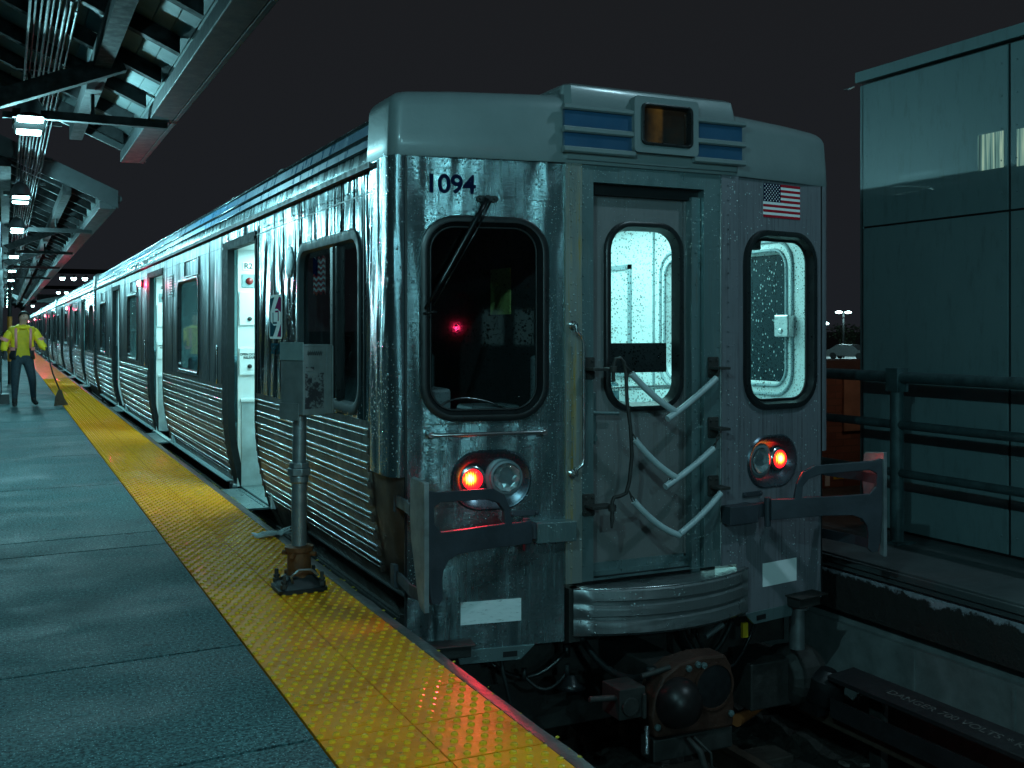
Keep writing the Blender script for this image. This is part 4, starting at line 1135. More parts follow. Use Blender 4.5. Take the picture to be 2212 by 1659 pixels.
mb = MB(); mb.box(-.46, -.30, CYF + .02, CYF + .2, -.60, -.44); mb.cyl((-.62, CYF + .06, -.475), (-.46, CYF + .06, -.49), .016); mb.cyl((-.32, CYF + .0, -.47), (-.32, CYF + .0, -.60), .012); mb.tube([(-.30, CYF + .06, -.40), (-.22, CYF + .05, -.385), (-.14, CYF + .02, -.36)], .016, 8); mb.cyl((-.4, CYF - .0, -.53), (-.4, CYF + .04, -.53), .05)
fo(mb.build('valve_block', M_DARKST, cp, bevel=.004))
mb = MB(); mb.tube([(-.33 + .012*math.cos(k*1.3), CYF - .04 + .012*math.sin(k*1.3), -.63 - k*.0016) for k in range(90)], .0032, 5); fo(mb.build('coil_spring', M_CHROME, cp, smooth=True))
mb = MB(); mb.tube([(-.06, CYF - .02, -.74), (-.02, CYF - .08, -.80), (.0, CYF - .1, -.90), (.02, CYF - .08, -1.0)], [.012, .02, .02, .012], 8); mb.tube([(-.02, CYF - .02, -.74), (.05, CYF - .08, -.82), (.06, CYF - .08, -.98)], .008, 6)
fo(mb.build('uncoupling_lever', M_DARKST, cp, smooth=True))
mb = MB()
mb.tube([(-.88, -.02, -.33), (-.875, -.05, -.45), (-.84, -.06, -.60), (-.82, -.05, -.75)], .013, 8)
fo(mb.build('hanging_cable', M_CONDUIT, car, smooth=True))
for q, (p0_, p1_, sg_, r_) in enumerate((((-.72, .0, -.50), (-.50, -.1, -.48), .09, .010), ((-.9, .1, -.42), (-.45, .0, -.40), .12, .014), ((-.35, .0, -.34), (-.2, -.5, -.42), .10, .020), ((.32, .0, -.34), (.20, -.5, -.40), .12, .022), ((.36, .05, -.36), (.74, .0, -.33), .22, .018), ((.45, .02, -.38), (1.0, .1, -.38), .30, .013))):
    mb = MB(); mb.tube(sag(p0_, p1_, sg_), r_, 8)
    for p_ in (p0_, p1_): mb.tube([(p_[0], p_[1], p_[2] - .03), (p_[0], p_[1], p_[2] + .04)], r_*1.6, 8)
    fo(mb.build('air_hose', M_RUBBER if q % 2 else M_CONDUIT, car, smooth=True))
mb = MB(); mb.cyl((.36, -.22, -.36), (.50, -.2, -.31), .018); fo(mb.build('pipe_stub', M_GALV, car))
mb = MB()
mb.lathe([(.03, 0), (.05, -.05), (.09, -.07)], (-.48, -.1, -.50), (0, 0, 1), 12)
fo(mb.build('hose_bell', M_RUBBER, car, smooth=True))
mb = MB(); mb.cyl((1.28, .05, -.62), (1.28, .05, -.36), .05, seg=16); mb.lathe([(.075, 0), (.075, .012)], (1.28, .05, -.36), (0, 0, 1), 18)
fo(mb.build('sanding_pipe', M_GALV, car, smooth=True, auto=40))
mb = MB(); mb.lathe([(.16, 0), (.2, .05), (.2, .2), (.16, .28)], (1.25, .2, -.84), (1, 0, 0), 20); mb.box(.95, 1.35, .1, .9, -1.0, -.7); mb.box(-1.2, 1.0, .4, .9, -1.0, -.6)
fo(mb.build('truck_gear', M_DARKST, car, bevel=.01))
mb = MB(); mb.box(.76, .80, -.06, -.04, -.46, -.37); fo(mb.build('yellow_tag', M_YELLOWD, car))

# ---- the other cars of the train: copies of the first with what shows from the platform
CARLAB = ['stainless steel rail car coupled second behind the car numbered 1094', 'stainless steel rail car third from the front of the train', 'small distant rail car fourth from the front of the train', 'tiny far rail car last of the train, beside the worker\'s shoulder']
for k in range(1, 5):
    c = copy_tree(car, None, lambda o: o.name not in FRONT_ONLY and o.type != 'LIGHT')
    c.location = (0, PITCH*k, 0); c['label'] = CARLAB[k-1]
    if k < 4:
        for ch in kids(c):
            if ch.name.startswith('side_indicator'):
                ld = bpy.data.lights.new('indicator_glow', 'POINT'); ld.color = (1, .02, .10); ld.energy = 20; ld.shadow_soft_size = .03
                lo_ = bpy.data.objects.new('indicator_glow', ld); COL.objects.link(lo_); lo_.location = (-1.61, 11.26, 2.12); lo_.parent = ch

# ------------------------------------------------------------------ ground, track and platforms
def plane(name, x0, x1, y0, y1, z, mat, kind='structure'):
    mb = MB(); mb.face(mb.loop([(x0, y0, z), (x1, y0, z), (x1, y1, z), (x0, y1, z)]))
    return tag(mb.build(name, mat), kind=kind)
plane('ground', -900, 900, -400, 1500, -1.40, M_DIRT)
# trackbed with lumpy ballast near the camera
mb = MB(); rnd = random.Random(11); nx_, ny_ = 60, 90
G = [[mb.vert((-1.62 + 3.5*i/nx_, -5.0 + 8.0*j/ny_, -1.345 + rnd.uniform(-.022, .03))) for i in range(nx_+1)] for j in range(ny_+1)]
for j in range(ny_):
    for i in range(nx_): mb.face((G[j][i], G[j][i+1], G[j+1][i+1], G[j+1][i]))
tag(mb.build('trackbed', M_DIRT), kind='structure')
for i in range(9):
    mb = MB(); y = -4.6 + i*.58; mb.box(-1.25, 1.25, y, y + .22, -1.42, -1.305)
    tag(mb.build('railway_tie', M_TIE, bevel=.01), 'oily dark wooden tie lying across the track under the rails', 'railway tie', 'ties under the track')
for s, lab in ((-1, 'rusty running rail under the front of the train on the yellow platform side'), (1, 'rusty running rail under the front of the train on the third rail side')):
    mb = MB(); pr = [(-.075, -1.30), (.075, -1.30), (.07, -1.285), (.012, -1.27), (.012, -1.215), (.036, -1.205), (.036, -1.17), (-.036, -1.17), (-.036, -1.205), (-.012, -1.215), (-.012, -1.27), (-.07, -1.285)]
    mb.prism(pr, lambda x, z: (s*.7525 + x, -30, z), lambda x, z: (s*.7525 + x, 110, z)); tag(mb.build('running_rail', M_RAIL), lab, 'rail', 'running rails of the track')
# third rail with its cover board
tr = empty('third_rail', (0, 0, 0)); tag(tr, 'dark third rail under a cover board lettered with 700 volts keep off', 'third rail')
mb = MB(); mb.box(1.46, 1.53, -14, 60, -1.12, -.98); mb.build('power_rail', M_RAIL, tr)
mb = MB(); mb.prism([(1.40, -.80), (1.62, -.775), (1.62, -.745), (1.40, -.77)], lambda x, z: (x, -14, z), lambda x, z: (x, -.10, z)); mb.build('cover_board', M_COVER, tr, bevel=.004)
mb = MB(); mb.box(1.385, 1.40, -14, -.14, -1.02, -.90); mb.build('lower_board', M_COVER, tr)
for k in range(5):
    mb = MB(); mb.box(1.56, 1.62, -12 + k*2.9, -11.9 + k*2.9, -1.35, -.78); mb.build('cover_bracket', M_DARKST, tr)
text('warning_lettering', 'DANGER 700 VOLTS * KEEP OFF', .078, simple('faded_lettering', (.12, .11, .105), .7, 0, .6, 40), tr,
     basis((1.50, -1.16, -.757), Vector((0, -1, 0)), Vector((.9936, 0, .1129)), Vector((-.1129, 0, .9936))), 0, .0006, 1.15)
mb = MB(); mb.lathe([(.11, 0), (.13, .03), (.12, .16), (.05, .22)], (1.46, .02, -.98), (.1, -.2, 1), 16); mb.box(1.36, 1.58, -.05, .5, -1.05, -.9)
o = mb.build('rail_end_cover', M_BLACK, tr, smooth=True, auto=40)
# bits on the track
mb = MB(); mb.cyl((1.04, .37, -1.16), (1.58, .62, -1.14), .042, .034, 12)
tag(mb.build('broken_pipe', M_ORANGE, smooth=True, auto=40), 'broken orange brown pipe lying on the track right of the coupler', 'pipe')
mb = MB(); rnd = random.Random(5)
for k in range(26):
    x, y = 1.05 + rnd.uniform(-.3, .5), -.55 + rnd.uniform(-.35, .35)
    s_ = rnd.uniform(.012, .05); M = Matrix.Translation((x, y, -1.30)) @ Matrix.Rotation(rnd.uniform(0, 3), 4, 'Z') @ Matrix.Rotation(rnd.uniform(-.6, .6), 4, 'X')
    mb.box(-s_, s_, -s_*.7, s_*.7, -s_*.3, s_*.3, M)
tag(mb.build('litter', simple('pale_litter', (.16, .12, .11), .7, 0, .7, 30)), kind='stuff')
mb = MB(); mb.box(.80, 1.30, -.85, -.35, -1.33, -1.255)
tag(mb.build('track_board', M_RUSTD, bevel=.008), 'rusty flat plate lying between the rails at the lower right', 'metal plate')
mb = MB()
for k in range(14):
    x, y = .15 + rnd.uniform(-.3, .4), -.75 + rnd.uniform(-.25, .2); mb.dome((x, y, -1.33), (rnd.uniform(-.3, .3), rnd.uniform(-.3, .3), 1), rnd.uniform(.03, .09), rnd.uniform(.02, .05), 7)
tag(mb.build('ballast_stones', simple('pale_ballast', (.12, .125, .13), .7, 0, .4, 20)), kind='stuff')

# near platform: concrete slabs with joints
JO = [-16, -11.5, -7.2, -4.3, -1.70, -.45, 2.10, 2.60, 5.2, 7.8, 10.4, 13.0, 15.6, 18.2, 20.8, 26, 31, 37, 43, 50, 60, 75, 95, 130]
mb = MB()
XP0, XP1 = -9.0, -2.372
rnd = random.Random(2)
for a, b in zip(JO, JO[1:]):
    sk = .11 if a > -5 else 0
    g = .010
    p = [(XP0, a + g - sk*3.5, 0), (XP1, a + g + (.03 if a < 14 else 0), 0), (XP1, b - g + (.03 if b < 14 else 0), 0), (XP0, b - g - sk*3.5, 0)]
    A = mb.loop(p); B = mb.loop([(x, y, -.03) for x, y, z in p]); mb.face(A); mb.bridge(A, B)
mb.box(XP0, -1.70, -16, 130, -.36, -.03)
tag(mb.build('platform', M_PLAT), kind='structure')
# tactile strip: two columns of tiles with raised domes
mb = MB(); XS = (-2.368, -2.014, -1.660); TL = .358
y = -4.93; k = 0
while y < 128:
    for xa, xb in zip(XS, XS[1:]):
        j = .002*((k*7) % 5 - 2)
        if y < 30: mb.box(xa + .003, xb - .003, y + .0045, y + TL - .0045, -.03, .004 + .0006*((k*3 + int(xa*10)) % 3))
    y += TL; k += 1
mb.box(XS[0], XS[2], y - TL*0 - (y - 29.8), y, -.03, .004)
mb.mi = 1
for i in range(0, 560):
    yy = -4.93 + .03 + i*.0597
    for c in range(12):
        xx = XS[0] + .026 + c*.0590 + (.0148 if i % 2 else -.0148)*.9 + .002
        mb.dome((xx, yy, .0035), (0, 0, 1), .0150, .0105, 7 if yy < 6 else 5)
mb.mi = 0
for i in range(12):
    xx = XS[0] + .03 + i*.059; mb.box(xx - .008, xx + .008, 28.5, 100, .003, .008)
tag(mb.build('tactile_paving', [M_TACT, M_DOME]), kind='structure')
mb = MB(); rnd = random.Random(8); pr = []
ys = [-5 + i*.22 for i in range(160)] + [40, 60, 90, 130]
A = []; 
for yv in ys:
    r_ = rnd.uniform(-.004, .006); A.append([(-1.657, yv, -.02), (-1.655, yv, .002), (-1.640, yv, .006 + r_*.3), (-1.602 + r_, yv, .002), (-1.598 + r_, yv, -.06), (-1.66, yv, -.09)])
mb.loft(A, closed=False)
tag(mb.build('platform_edge', simple('worn_edge_strip', (.10, .085, .085), .35, .1, .5, 7, bumpd=.006, bscale=35), smooth=True, auto=40), kind='structure')
mb = MB()
for k in range(110):
    yv = rnd.uniform(-4, 10); s_ = rnd.uniform(.003, .011)
    mb.dome((-1.60 + rnd.uniform(-.018, .012), yv, .001), (rnd.uniform(-.4, .4), 0, 1), s_, s_*.5, 5)
tag(mb.build('yellow_paint_flakes', simple('yellow_flakes', (.42, .33, .02), .6, 0, .4, 20)), kind='stuff')

# far platform on the right with its worn concrete edge
mb = MB(); ys = [-14 + .25*i for i in range(70)] + [10, 20, 60, 110]
rnd = random.Random(4)
mb.box(1.82, 14, -14, 110, -.20, -.10); mb.box(1.80, 1.84, -14, 110, -.16, -.115)
tag(mb.build('far_platform', simple('dark_wet_slab', (.075, .08, .082), .45, 0, .3, 3, bumpd=.005), bevel=.004), kind='structure')
def m_edge():
    m, nt, b = new_mat('crumbling_edge_concrete'); vec = coords(nt); s = nt.nodes.new('ShaderNodeSeparateXYZ'); L(nt, vec, s.inputs[0])
    e = noise(nt, vec, 9, 6, .7)
    lim = mth(nt, 'MULTIPLY_ADD', e, .22, s.outputs[2]); f = ramp(nt, mth(nt, 'ADD', lim, 1.0), [(.845, (0, 0, 0)), (.865, (1, 1, 1))])
    L(nt, mixc(nt, f, (.035, .026, .024), ramp(nt, noise(nt, vec, 22, 5, .7), [(.3, (.30, .28, .32)), (.7, (.52, .50, .55))])), b.inputs['Base Color'])
    b.inputs['Roughness'].default_value = .8; L(nt, bump(nt, e, .8, .03), b.inputs['Normal']); return m
mb = MB(); mb.box(1.86, 2.3, -14, 110, -.50, -.20); tag(mb.build('platform_fascia', m_edge()), kind='structure')
mb = MB(); mb.box(1.95, 2.4, -14, 110, -.60, -.50); mb.box(1.90, 2.4, -14, 110, -1.40, -.60)
for yv in (-1.1, -.35, 1.4): mb.box(1.893, 1.90, yv, yv + .02, -.9, -.62)
tag(mb.build('retaining_wall', simple('stained_retaining_concrete', (.20, .21, .21), .7, 0, .35, 6, bumpd=.006)), 'stained grey retaining wall below the far platform on the right', 'wall')

# ------------------------------------------------------------------ right-hand building, railing, brick wall
bd = empty('clad_building', (2.79, 1.04, -.1)); tag(bd, 'windowless grey panel building at the right behind the railing', 'building')
mb = MB(); mb.box(.012, 5, -8, -.012, 0, 3.5); mb.build('core_wall', M_BLACK, bd)
def cpanel(y0, y1, z0, z1):
    mb = MB(); mb.box(0, .03, y0, y1, z0, z1)
    for yy in (y0 + .05, y1 - .05):
        for q in range(5): mb.dome((0, yy, z0 + .12 + q*(z1 - z0 - .24)/4), (-1, 0, 0), .009, .005, 6)
    mb.build('wall_panel', M_BLDG, bd, bevel=.003)
YJ = [0, -1.37, -2.74, -4.11, -5.48, -6.85]
for a, b in zip(YJ, YJ[1:]):
    cpanel(b + .011, a - (.011 if a else 0), .02, 2.352); cpanel(b + .011, a - (.011 if a else 0), 2.366, 3.492)
for y0, y1, z0, z1 in ((-.075, -.285, 2.56, 2.81), (-.392, -.55, 2.55, 2.80)):  # added glowing patches imitate reflections on the cladding, no windows here
    m, nt, b = new_mat('painted_reflection'); vec = coords(nt, (1, 22, .6)); n1 = noise(nt, vec, 1.4, 4, .6)
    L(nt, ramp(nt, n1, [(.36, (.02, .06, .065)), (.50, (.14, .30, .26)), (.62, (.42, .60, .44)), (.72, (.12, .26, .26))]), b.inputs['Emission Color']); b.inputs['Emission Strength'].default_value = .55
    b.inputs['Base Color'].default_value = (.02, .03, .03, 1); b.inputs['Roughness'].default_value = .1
    mb = MB(); mb.box(-.003, .0, y1 - 1.04, y0 - 1.04, z0 + .1, z1 + .1); mb.build('reflection_patch', m, bd)
mb = MB(); mb.box(.0, 5, -.012, .018, 0.02, 3.49); mb.build('end_wall', M_BLDG, bd)
mb = MB(); mb.box(-.03, 5, -8, .045, 3.515, 3.60); mb.build('roof_trim', M_BLDG, bd, bevel=.004)
mb = MB(); mb.tube([(-.03, .05, 3.49), (-.06, .08, 3.475), (-.07, .12, 3.48)], .008, 6); mb.build('trim_clip', M_CHROME, bd)

rl = empty('railing', (2.49, 0, -.1)); tag(rl, 'dark green pipe railing with three rails in front of the panel building', 'railing')
for y in (.38, -2.1, -4.6):
    mb = MB(); mb.cyl((0, y, 0), (0, y, 1.19), .048, seg=16); mb.box(-.055, .055, y - .055, y + .055, 1.10, 1.27); mb.box(-.09, .09, y - .09, y + .09, 0, .015)
    mb.build('railing_post', M_RAILING, rl, smooth=True, auto=40)
for z, r_ in ((1.205, .042), (.86, .032), (.51, .030)):
    mb = MB(); mb.cyl((0, 2.55, z), (0, -7, z), r_, seg=12); mb.build('rail', M_RAILING, rl, smooth=True, auto=40)

bw = empty('brick_wall', (3.0, 2.65, -.1)); tag(bw, 'low orange brick wall between the train and the panel building', 'wall')
mb = MB(); mb.box(-.4, 4.2, 0, .25, 0, 1.12); mb.build('brickwork', M_BRICK, bw)
mb = MB(); mb.box(-.42, 4.22, -.04, .29, 1.12, 1.25); mb.build('coping', simple('brown_coping', (.10, .06, .055), .6), bw, bevel=.006)
mb = MB(); mb.box(1.08, 1.6, -.03, .0, .55, 1.12); mb.build('lit_brick_patch', simple('lit_brick_tone', (.40, .22, .15), .6, 0, .3, 5), bw)  # paler slab paints the lit right part of the brickwork
mb = MB(); mb.box(.97, 1.10, -.006, 0, .08, .26); sgp = mb.build('caution_sign', M_YELLOWD, bw)
mb = MB(); mb.box(.97, 1.10, -.009, -.006, .215, .26); mb.build('sign_header', M_BLACK, sgp)
text('sign_lettering', 'CAUTION', .026, M_YELLOWD, sgp, basis((1.035, -.0095, .238), (1, 0, 0), (0, 0, 1), (0, -1, 0)))
mb = MB()
for z, w in ((.19, .06), (.165, .04), (.12, .07), (.10, .05)): mb.box(1.035 - w/2, 1.035 + w/2, -.0085, -.006, z - .006, z + .006)
mb.build('sign_marks', M_BLACK, sgp)
for z in (.02, .16):
    mb = MB(); mb.box(.86, .92, -.006, 0, z, z + .11); mb.build('small_notice', M_WHITE, bw)

e = empty('added_amber_lamp', (3.9, 1.10, 2.15)); tag(e, 'added amber lamp hidden behind the panel building, lighting the brick wall', 'added lamp')  # unseen lamp added to light the brickwork
mb = MB(); mb.lathe([(.12, -.06), (.12, 0), (.10, .03)], (0, 0, 0), (0, 1, 0), 16); mb.build('added_lamp_base', M_LAMPHOOD, e)
mb = MB(); mb.lathe([(.09, .03), (.08, .07), (0, .09)], (0, 0, 0), (0, 1, 0), 16); mb.build('lamp_dome', emit('amber_glow', (1, .55, .25), 5), e, smooth=True)
ld = bpy.data.lights.new('amber_light', 'POINT'); ld.color = (1, .74, .55); ld.energy = 5; ld.shadow_soft_size = .08
lo_ = bpy.data.objects.new('amber_light', ld); COL.objects.link(lo_); lo_.parent = e; lo_.location = (0, .16, -.02)
e = empty('station_house', (2.2, -40, -1.4)); tag(e, 'low station house with lit windows far behind the photographer', 'building')
mb = MB(); mb.box(0, 9, -4, 0, 0, 4.4); mb.build('house_wall', M_BEAM, e)
mb = MB(); mb.box(-.4, 9.4, -4.4, .6, 4.4, 4.7); mb.build('house_roof', M_DECK, e)
for k in range(6):
    mb = MB(); mb.box(.5 + k*1.4, 1.4 + k*1.4, 0, .03, 2.2, 3.7); mb.build('house_window', emit('dim_window_glow', (.30, .75, .8), .35), e)

# ------------------------------------------------------------------ control box on its post, standing on the tactile strip
post = empty('control_box_post', (-1.885, .47, .0075)); tag(post, 'grey metal control box on a jointed pipe post bolted to the yellow strip', 'control box')
mb = MB(); mb.prism(rr(0, 0, .27, .24, .03, 4), lambda x, y: (x, y, .0), lambda x, y: (x, y, .022)); mb.loft([[(x*k, y*k, z) for x, y in rr(0, 0, .25, .22, .04, 4)] for k, z in ((1, .022), (.92, .045), (.62, .075), (.58, .085))], cap1=True)
mb.build('base_plate', M_BLACK, post, smooth=True, auto=35)
for sx_ in (-1, 1):
    for sy_ in (-1, 1):
        mb = MB(); mb.cyl((sx_*.105, sy_*.09, .02), (sx_*.105, sy_*.09, .105), .011); mb.cyl((sx_*.105, sy_*.09, .03), (sx_*.105, sy_*.09, .055), .021, seg=6); mb.cyl((sx_*.105, sy_*.09, .06), (sx_*.105, sy_*.09, .075), .018, seg=6)
        mb.build('anchor_bolt', M_DARKST, post, bevel=.002)
mb = MB(); mb.lathe([(.072, .06), (.066, .10), (.064, .21), (.078, .215), (.080, .24), (.055, .245)], (0, 0, 0), (0, 0, 1), 24)
for a in range(4):
    c_, s_ = math.cos(a*math.pi/2 + .9), math.sin(a*math.pi/2 + .9); mb.cyl((c_*.06, s_*.06, .20), (c_*.10, s_*.10, .20), .013, seg=8); mb.cyl((c_*.05, s_*.05, .10), (c_*.085, s_*.085, .095), .012, seg=8)
mb.build('rusty_socket', M_RUST, post, smooth=True, auto=40)
mb = MB(); mb.cyl((0, 0, .24), (.0, 0, .63), .042, seg=24); mb.build('lower_pipe', M_GALV, post, smooth=True, auto=40)
mb = MB(); mb.lathe([(.046, .59), (.052, .60), (.052, .63), (.046, .635)], (0, 0, 0), (0, 0, 1), 24); mb.cyl((0, 0, .635), (0, 0, .675), .066, seg=8); mb.cyl((0, 0, .675), (0, 0, .705), .056, seg=8)
mb.build('pipe_union', M_GALV, post, smooth=True, auto=30, bevel=.003)
mb = MB(); mb.cyl((0, 0, .70), (.004, 0, 1.0), .038, seg=24); mb.cyl((0, 0, .965), (0, 0, 1.0), .045, seg=20); mb.build('upper_pipe', M_GALV, post, smooth=True, auto=40)
mb = MB(); mb.tube([(-.06, -.10, .06), (-.075, -.12, .10), (-.03, -.11, .13), (.04, -.10, .125), (.08, -.11, .09)], .007, 6); mb.build('ground_wire', M_GALV, post, smooth=True)
RZ = Matrix.Translation((.035, 0, -.012)) @ Matrix.Rotation(R(24), 4, 'Z') @ Matrix.Diagonal((.93, .93, 1, 1))
mb = MB(); mb.box(-.10, .115, -.105, .105, .985, 1.365, RZ); bx = mb.build('control_box', M_BOX, post, bevel=.005)
mb = MB(); mb.box(.075, .085, -.109, -.104, .99, 1.36, RZ); mb.box(-.102, .118, -.108, .108, 1.362, 1.372, RZ); mb.box(.1155, .124, -.112, .0, .985, 1.365, RZ); mb.build('door_flange', M_BOX, bx, bevel=.002)
mb = MB(); mb.box(-.108, -.10, -.112, .105, 1.285, 1.385, RZ); mb.build('name_plate', simple('teal_grey_plate', (.26, .34, .34), .45, 0, .2, 9), bx, bevel=.002)
mb = MB(); mb.box(-.108, -.10, -.07, .11, .955, 1.05, RZ); mb.build('back_bracket', M_BOX, bx, bevel=.002)
m, nt, b = new_mat('scraped_sticker'); vec = coords(nt); n1 = ramp(nt, noise(nt, vec, 16, 7, .72), [(.47, (.035, .03, .035)), (.53, (.20, .21, .21))]); L(nt, n1, b.inputs['Base Color']); b.inputs['Roughness'].default_value = .6
mb = MB(); mb.box(-.085, .055, -.1075, -.105, 1.02, 1.215, RZ); mb.box(-.08, -.02, -.1075, -.105, 1.225, 1.25, RZ); mb.build('torn_sticker', m, bx)
mb = MB()
for k in range(7):
    x = -.07 + k*.016; mb.tube([RZ @ Vector((x, -.1065, 1.315)), RZ @ Vector((x + .006, -.1065, 1.338)), RZ @ Vector((x + .010, -.1065, 1.312)), RZ @ Vector((x + .016, -.1065, 1.332))], .0022, 4)
mb.build('marker_scribble', M_BLACK, bx)

mb = MB(); rnd = random.Random(9)
for k in range(7):
    p = Vector((-1.80, 2.05, .014)); pts = []
    for i in range(8):
        pts.append((p.x + i*.036 + rnd.uniform(-.012, .012), p.y + (k - 3)*.022*(1 - i/12) + rnd.uniform(-.012, .012), .013 + rnd.uniform(0, .035)*(.4 + i/7)))
    mb.tube(pts, [.004, .008, .010, .009, .011, .010, .008, .004], 6)
tag(mb.build('crumpled_rag', simple('pale_plastic_film', (.5, .56, .57), .3, 0, .3, 20), smooth=True), 'crumpled pale plastic rag at the platform edge behind the control box post', 'rag')

# ------------------------------------------------------------------ platform canopies
def canopy(lab, y0, y1, xe, ze, xr, slope, braces, ties, first):
    e = empty('platform_canopy', (xe, y0, ze)); tag(e, lab, 'canopy', 'platform canopies')
    zr = slope*(xe - xr); w = xe - xr; ln = y1 - y0
    def Z(x): return slope*(-x)            # x measured leftwards from the eave (negative)
    mb = MB(); nb = int(w/.14)
    for i in range(nb):
        xa, xb = -w*i/nb - .004, -w*(i+1)/nb + .004
        mb.prism([(xa, Z(xa)), (xb, Z(xb)), (xb, Z(xb) + .04), (xa, Z(xa) + .04)], lambda x, z: (x, 0, z + .16), lambda x, z: (x, ln, z + .16))
    mb.prism([(0, .205), (-w, zr + .205), (-2*w, .205), (-2*w, .22), (-w, zr + .235), (0, .22)], lambda x, z: (x, 0, z), lambda x, z: (x, ln, z))
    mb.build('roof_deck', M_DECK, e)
    n = int(ln/1.15)
    for i in range(n + 1):
        y = i*1.15 + .05 if first is None else ln - .12 - i*1.15
        if y < 0: break
        if i > 60: break
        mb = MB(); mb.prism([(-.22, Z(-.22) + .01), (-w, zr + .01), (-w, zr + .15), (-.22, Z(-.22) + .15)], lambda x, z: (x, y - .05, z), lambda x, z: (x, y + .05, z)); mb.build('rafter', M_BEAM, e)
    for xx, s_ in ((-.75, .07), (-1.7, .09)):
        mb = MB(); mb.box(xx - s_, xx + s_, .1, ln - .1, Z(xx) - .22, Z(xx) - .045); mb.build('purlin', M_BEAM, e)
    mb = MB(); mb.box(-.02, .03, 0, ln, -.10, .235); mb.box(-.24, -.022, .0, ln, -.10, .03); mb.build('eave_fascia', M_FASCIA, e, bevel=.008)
    for yy in (0, ln):
        mb = MB(); mb.prism([(.06, -.08), (-w, zr - .12), (-w, zr + .25), (.06, .22)], lambda x, z: (x, yy - .03, z), lambda x, z: (x, yy + .03, z)); mb.build('barge_board', M_FASCIA, e)
    mb = MB(); mb.cyl((.07, 0 if first is None else ln - .5, .08), (.07, .5 if first is None else ln, .08), .06, seg=10); mb.build('gutter_end', M_FASCIA, e, smooth=True, auto=40)
    for y in ties:
        mb = MB(); mb.box(-1.45, -.06, y - y0 - .04, y - y0 + .04, -.16, -.08); mb.cyl((-.12, y - y0, -.1), (-.12, y - y0, .15), .03); mb.cyl((-.75, y - y0, -.1), (-.75, y - y0, .30), .02)
        mb.build('tie_beam', M_BEAM, e)
    for y in braces:
        mb = MB(); mb.prism([(-1.75, -.22), (-1.62, -.32), (-.55, .12), (-.62, .26)], lambda x, z: (x, y - y0 - .06, z), lambda x, z: (x, y - y0 + .06, z)); mb.build('brace', M_BEAM, e)
    return e
canopy('near timber canopy with rafters over the platform at the upper left', -16, 8.4, -1.85, 3.60, -5.2, .45, (4.5, -3, -10), (5.6, 0.2, -6), True)
canopy('long far canopy receding over the platform behind the row of lamps', 14.1, 120, -1.66, 3.63, -5.2, .45, (22, 28.8), (18.5, 25.5, 33, 41), None)
cb = empty('conduit_bundle', (-3.02, -16, 3.93)); tag(cb, 'bundle of parallel conduits under the near canopy above the lamps', 'conduits')
for k in range(9):
    mb = MB(); z = .02*((k*5) % 3); mb.cyl((-.17 + k*.042, 0, z), (-.17 + k*.042, 60, z), .009 + .004*(k % 3 == 0), seg=8)
    for q in range(14): mb.cyl((-.17 + k*.042, 2 + q*4 + k*.2, z), (-.17 + k*.042, 2.09 + q*4 + k*.2, z), .016, seg=8)
    mb.build('conduit', M_CONDUIT, cb, smooth=True, auto=40)
for q in range(20):
    mb = MB(); mb.box(-.25, .3, 1 + q*3, 1.05 + q*3, .06, .10); mb.build('conduit_hanger', M_BEAM, cb)

# ------------------------------------------------------------------ platform lamps
def make_lamp():
    e = empty('platform_lamp', (0, 0, 0))
    mb = MB(); lp = []
    for i in range(7):
        a = R(90*i/6); k = math.cos(a)
        lp.append([(.155*max(k, .02)*math.cos(t), .62*max(k, .05)*math.sin(t), .02 + .24*math.sin(a)) for t in [2*math.pi*j/24 for j in range(24)]])
    mb.loft(lp, cap1=True); mb.build('hood', M_LAMPHOOD, e, smooth=True, auto=60)
    mb = MB(); mb.loft([[(.155*math.cos(t), .62*math.sin(t), z) for t in [2*math.pi*j/24 for j in range(24)]] for z in (.02, -.004)]); mb.box(-.135, .135, -.50, .50, -.002, .02); mb.build('rim', simple('matt_black_rim', (.0012, .0012, .0012), .95, 0, .1, 8, spec=.02), e, smooth=True, auto=40)
    for s in (-1, 1):
        mb = MB(); P = rr(0, s*.36, .23, .30, .025, 3)
        mb.loft([[(x, y, 0) for x, y in P], [(x*.97, s*.36 + (y - s*.36)*.97, -.008) for x, y in P], [(x*.85, s*.36 + (y - s*.36)*.9, -.012) for x, y in P]], cap1=True); mb.build('lens', M_LAMPW, e, smooth=True, auto=40)
    mb = MB(); mb.cyl((0, 0, .2), (0, 0, .52), .014); mb.box(-.24, -.10, -.03, .03, .06, .12); mb.build('hanger', M_CONDUIT, e)
    return e
LY = [-3.6, 6.05, 12.6, 18.2, 26.8, 34.7, 42.4, 51.6, 59.4, 67, 75, 83, 91, 99, -10.2, -18.2]
proto = make_lamp()
ORD = ['second', 'third', 'fourth', 'fifth', 'sixth', 'seventh', 'eighth', 'ninth', 'tenth', 'eleventh', 'twelfth', 'thirteenth']
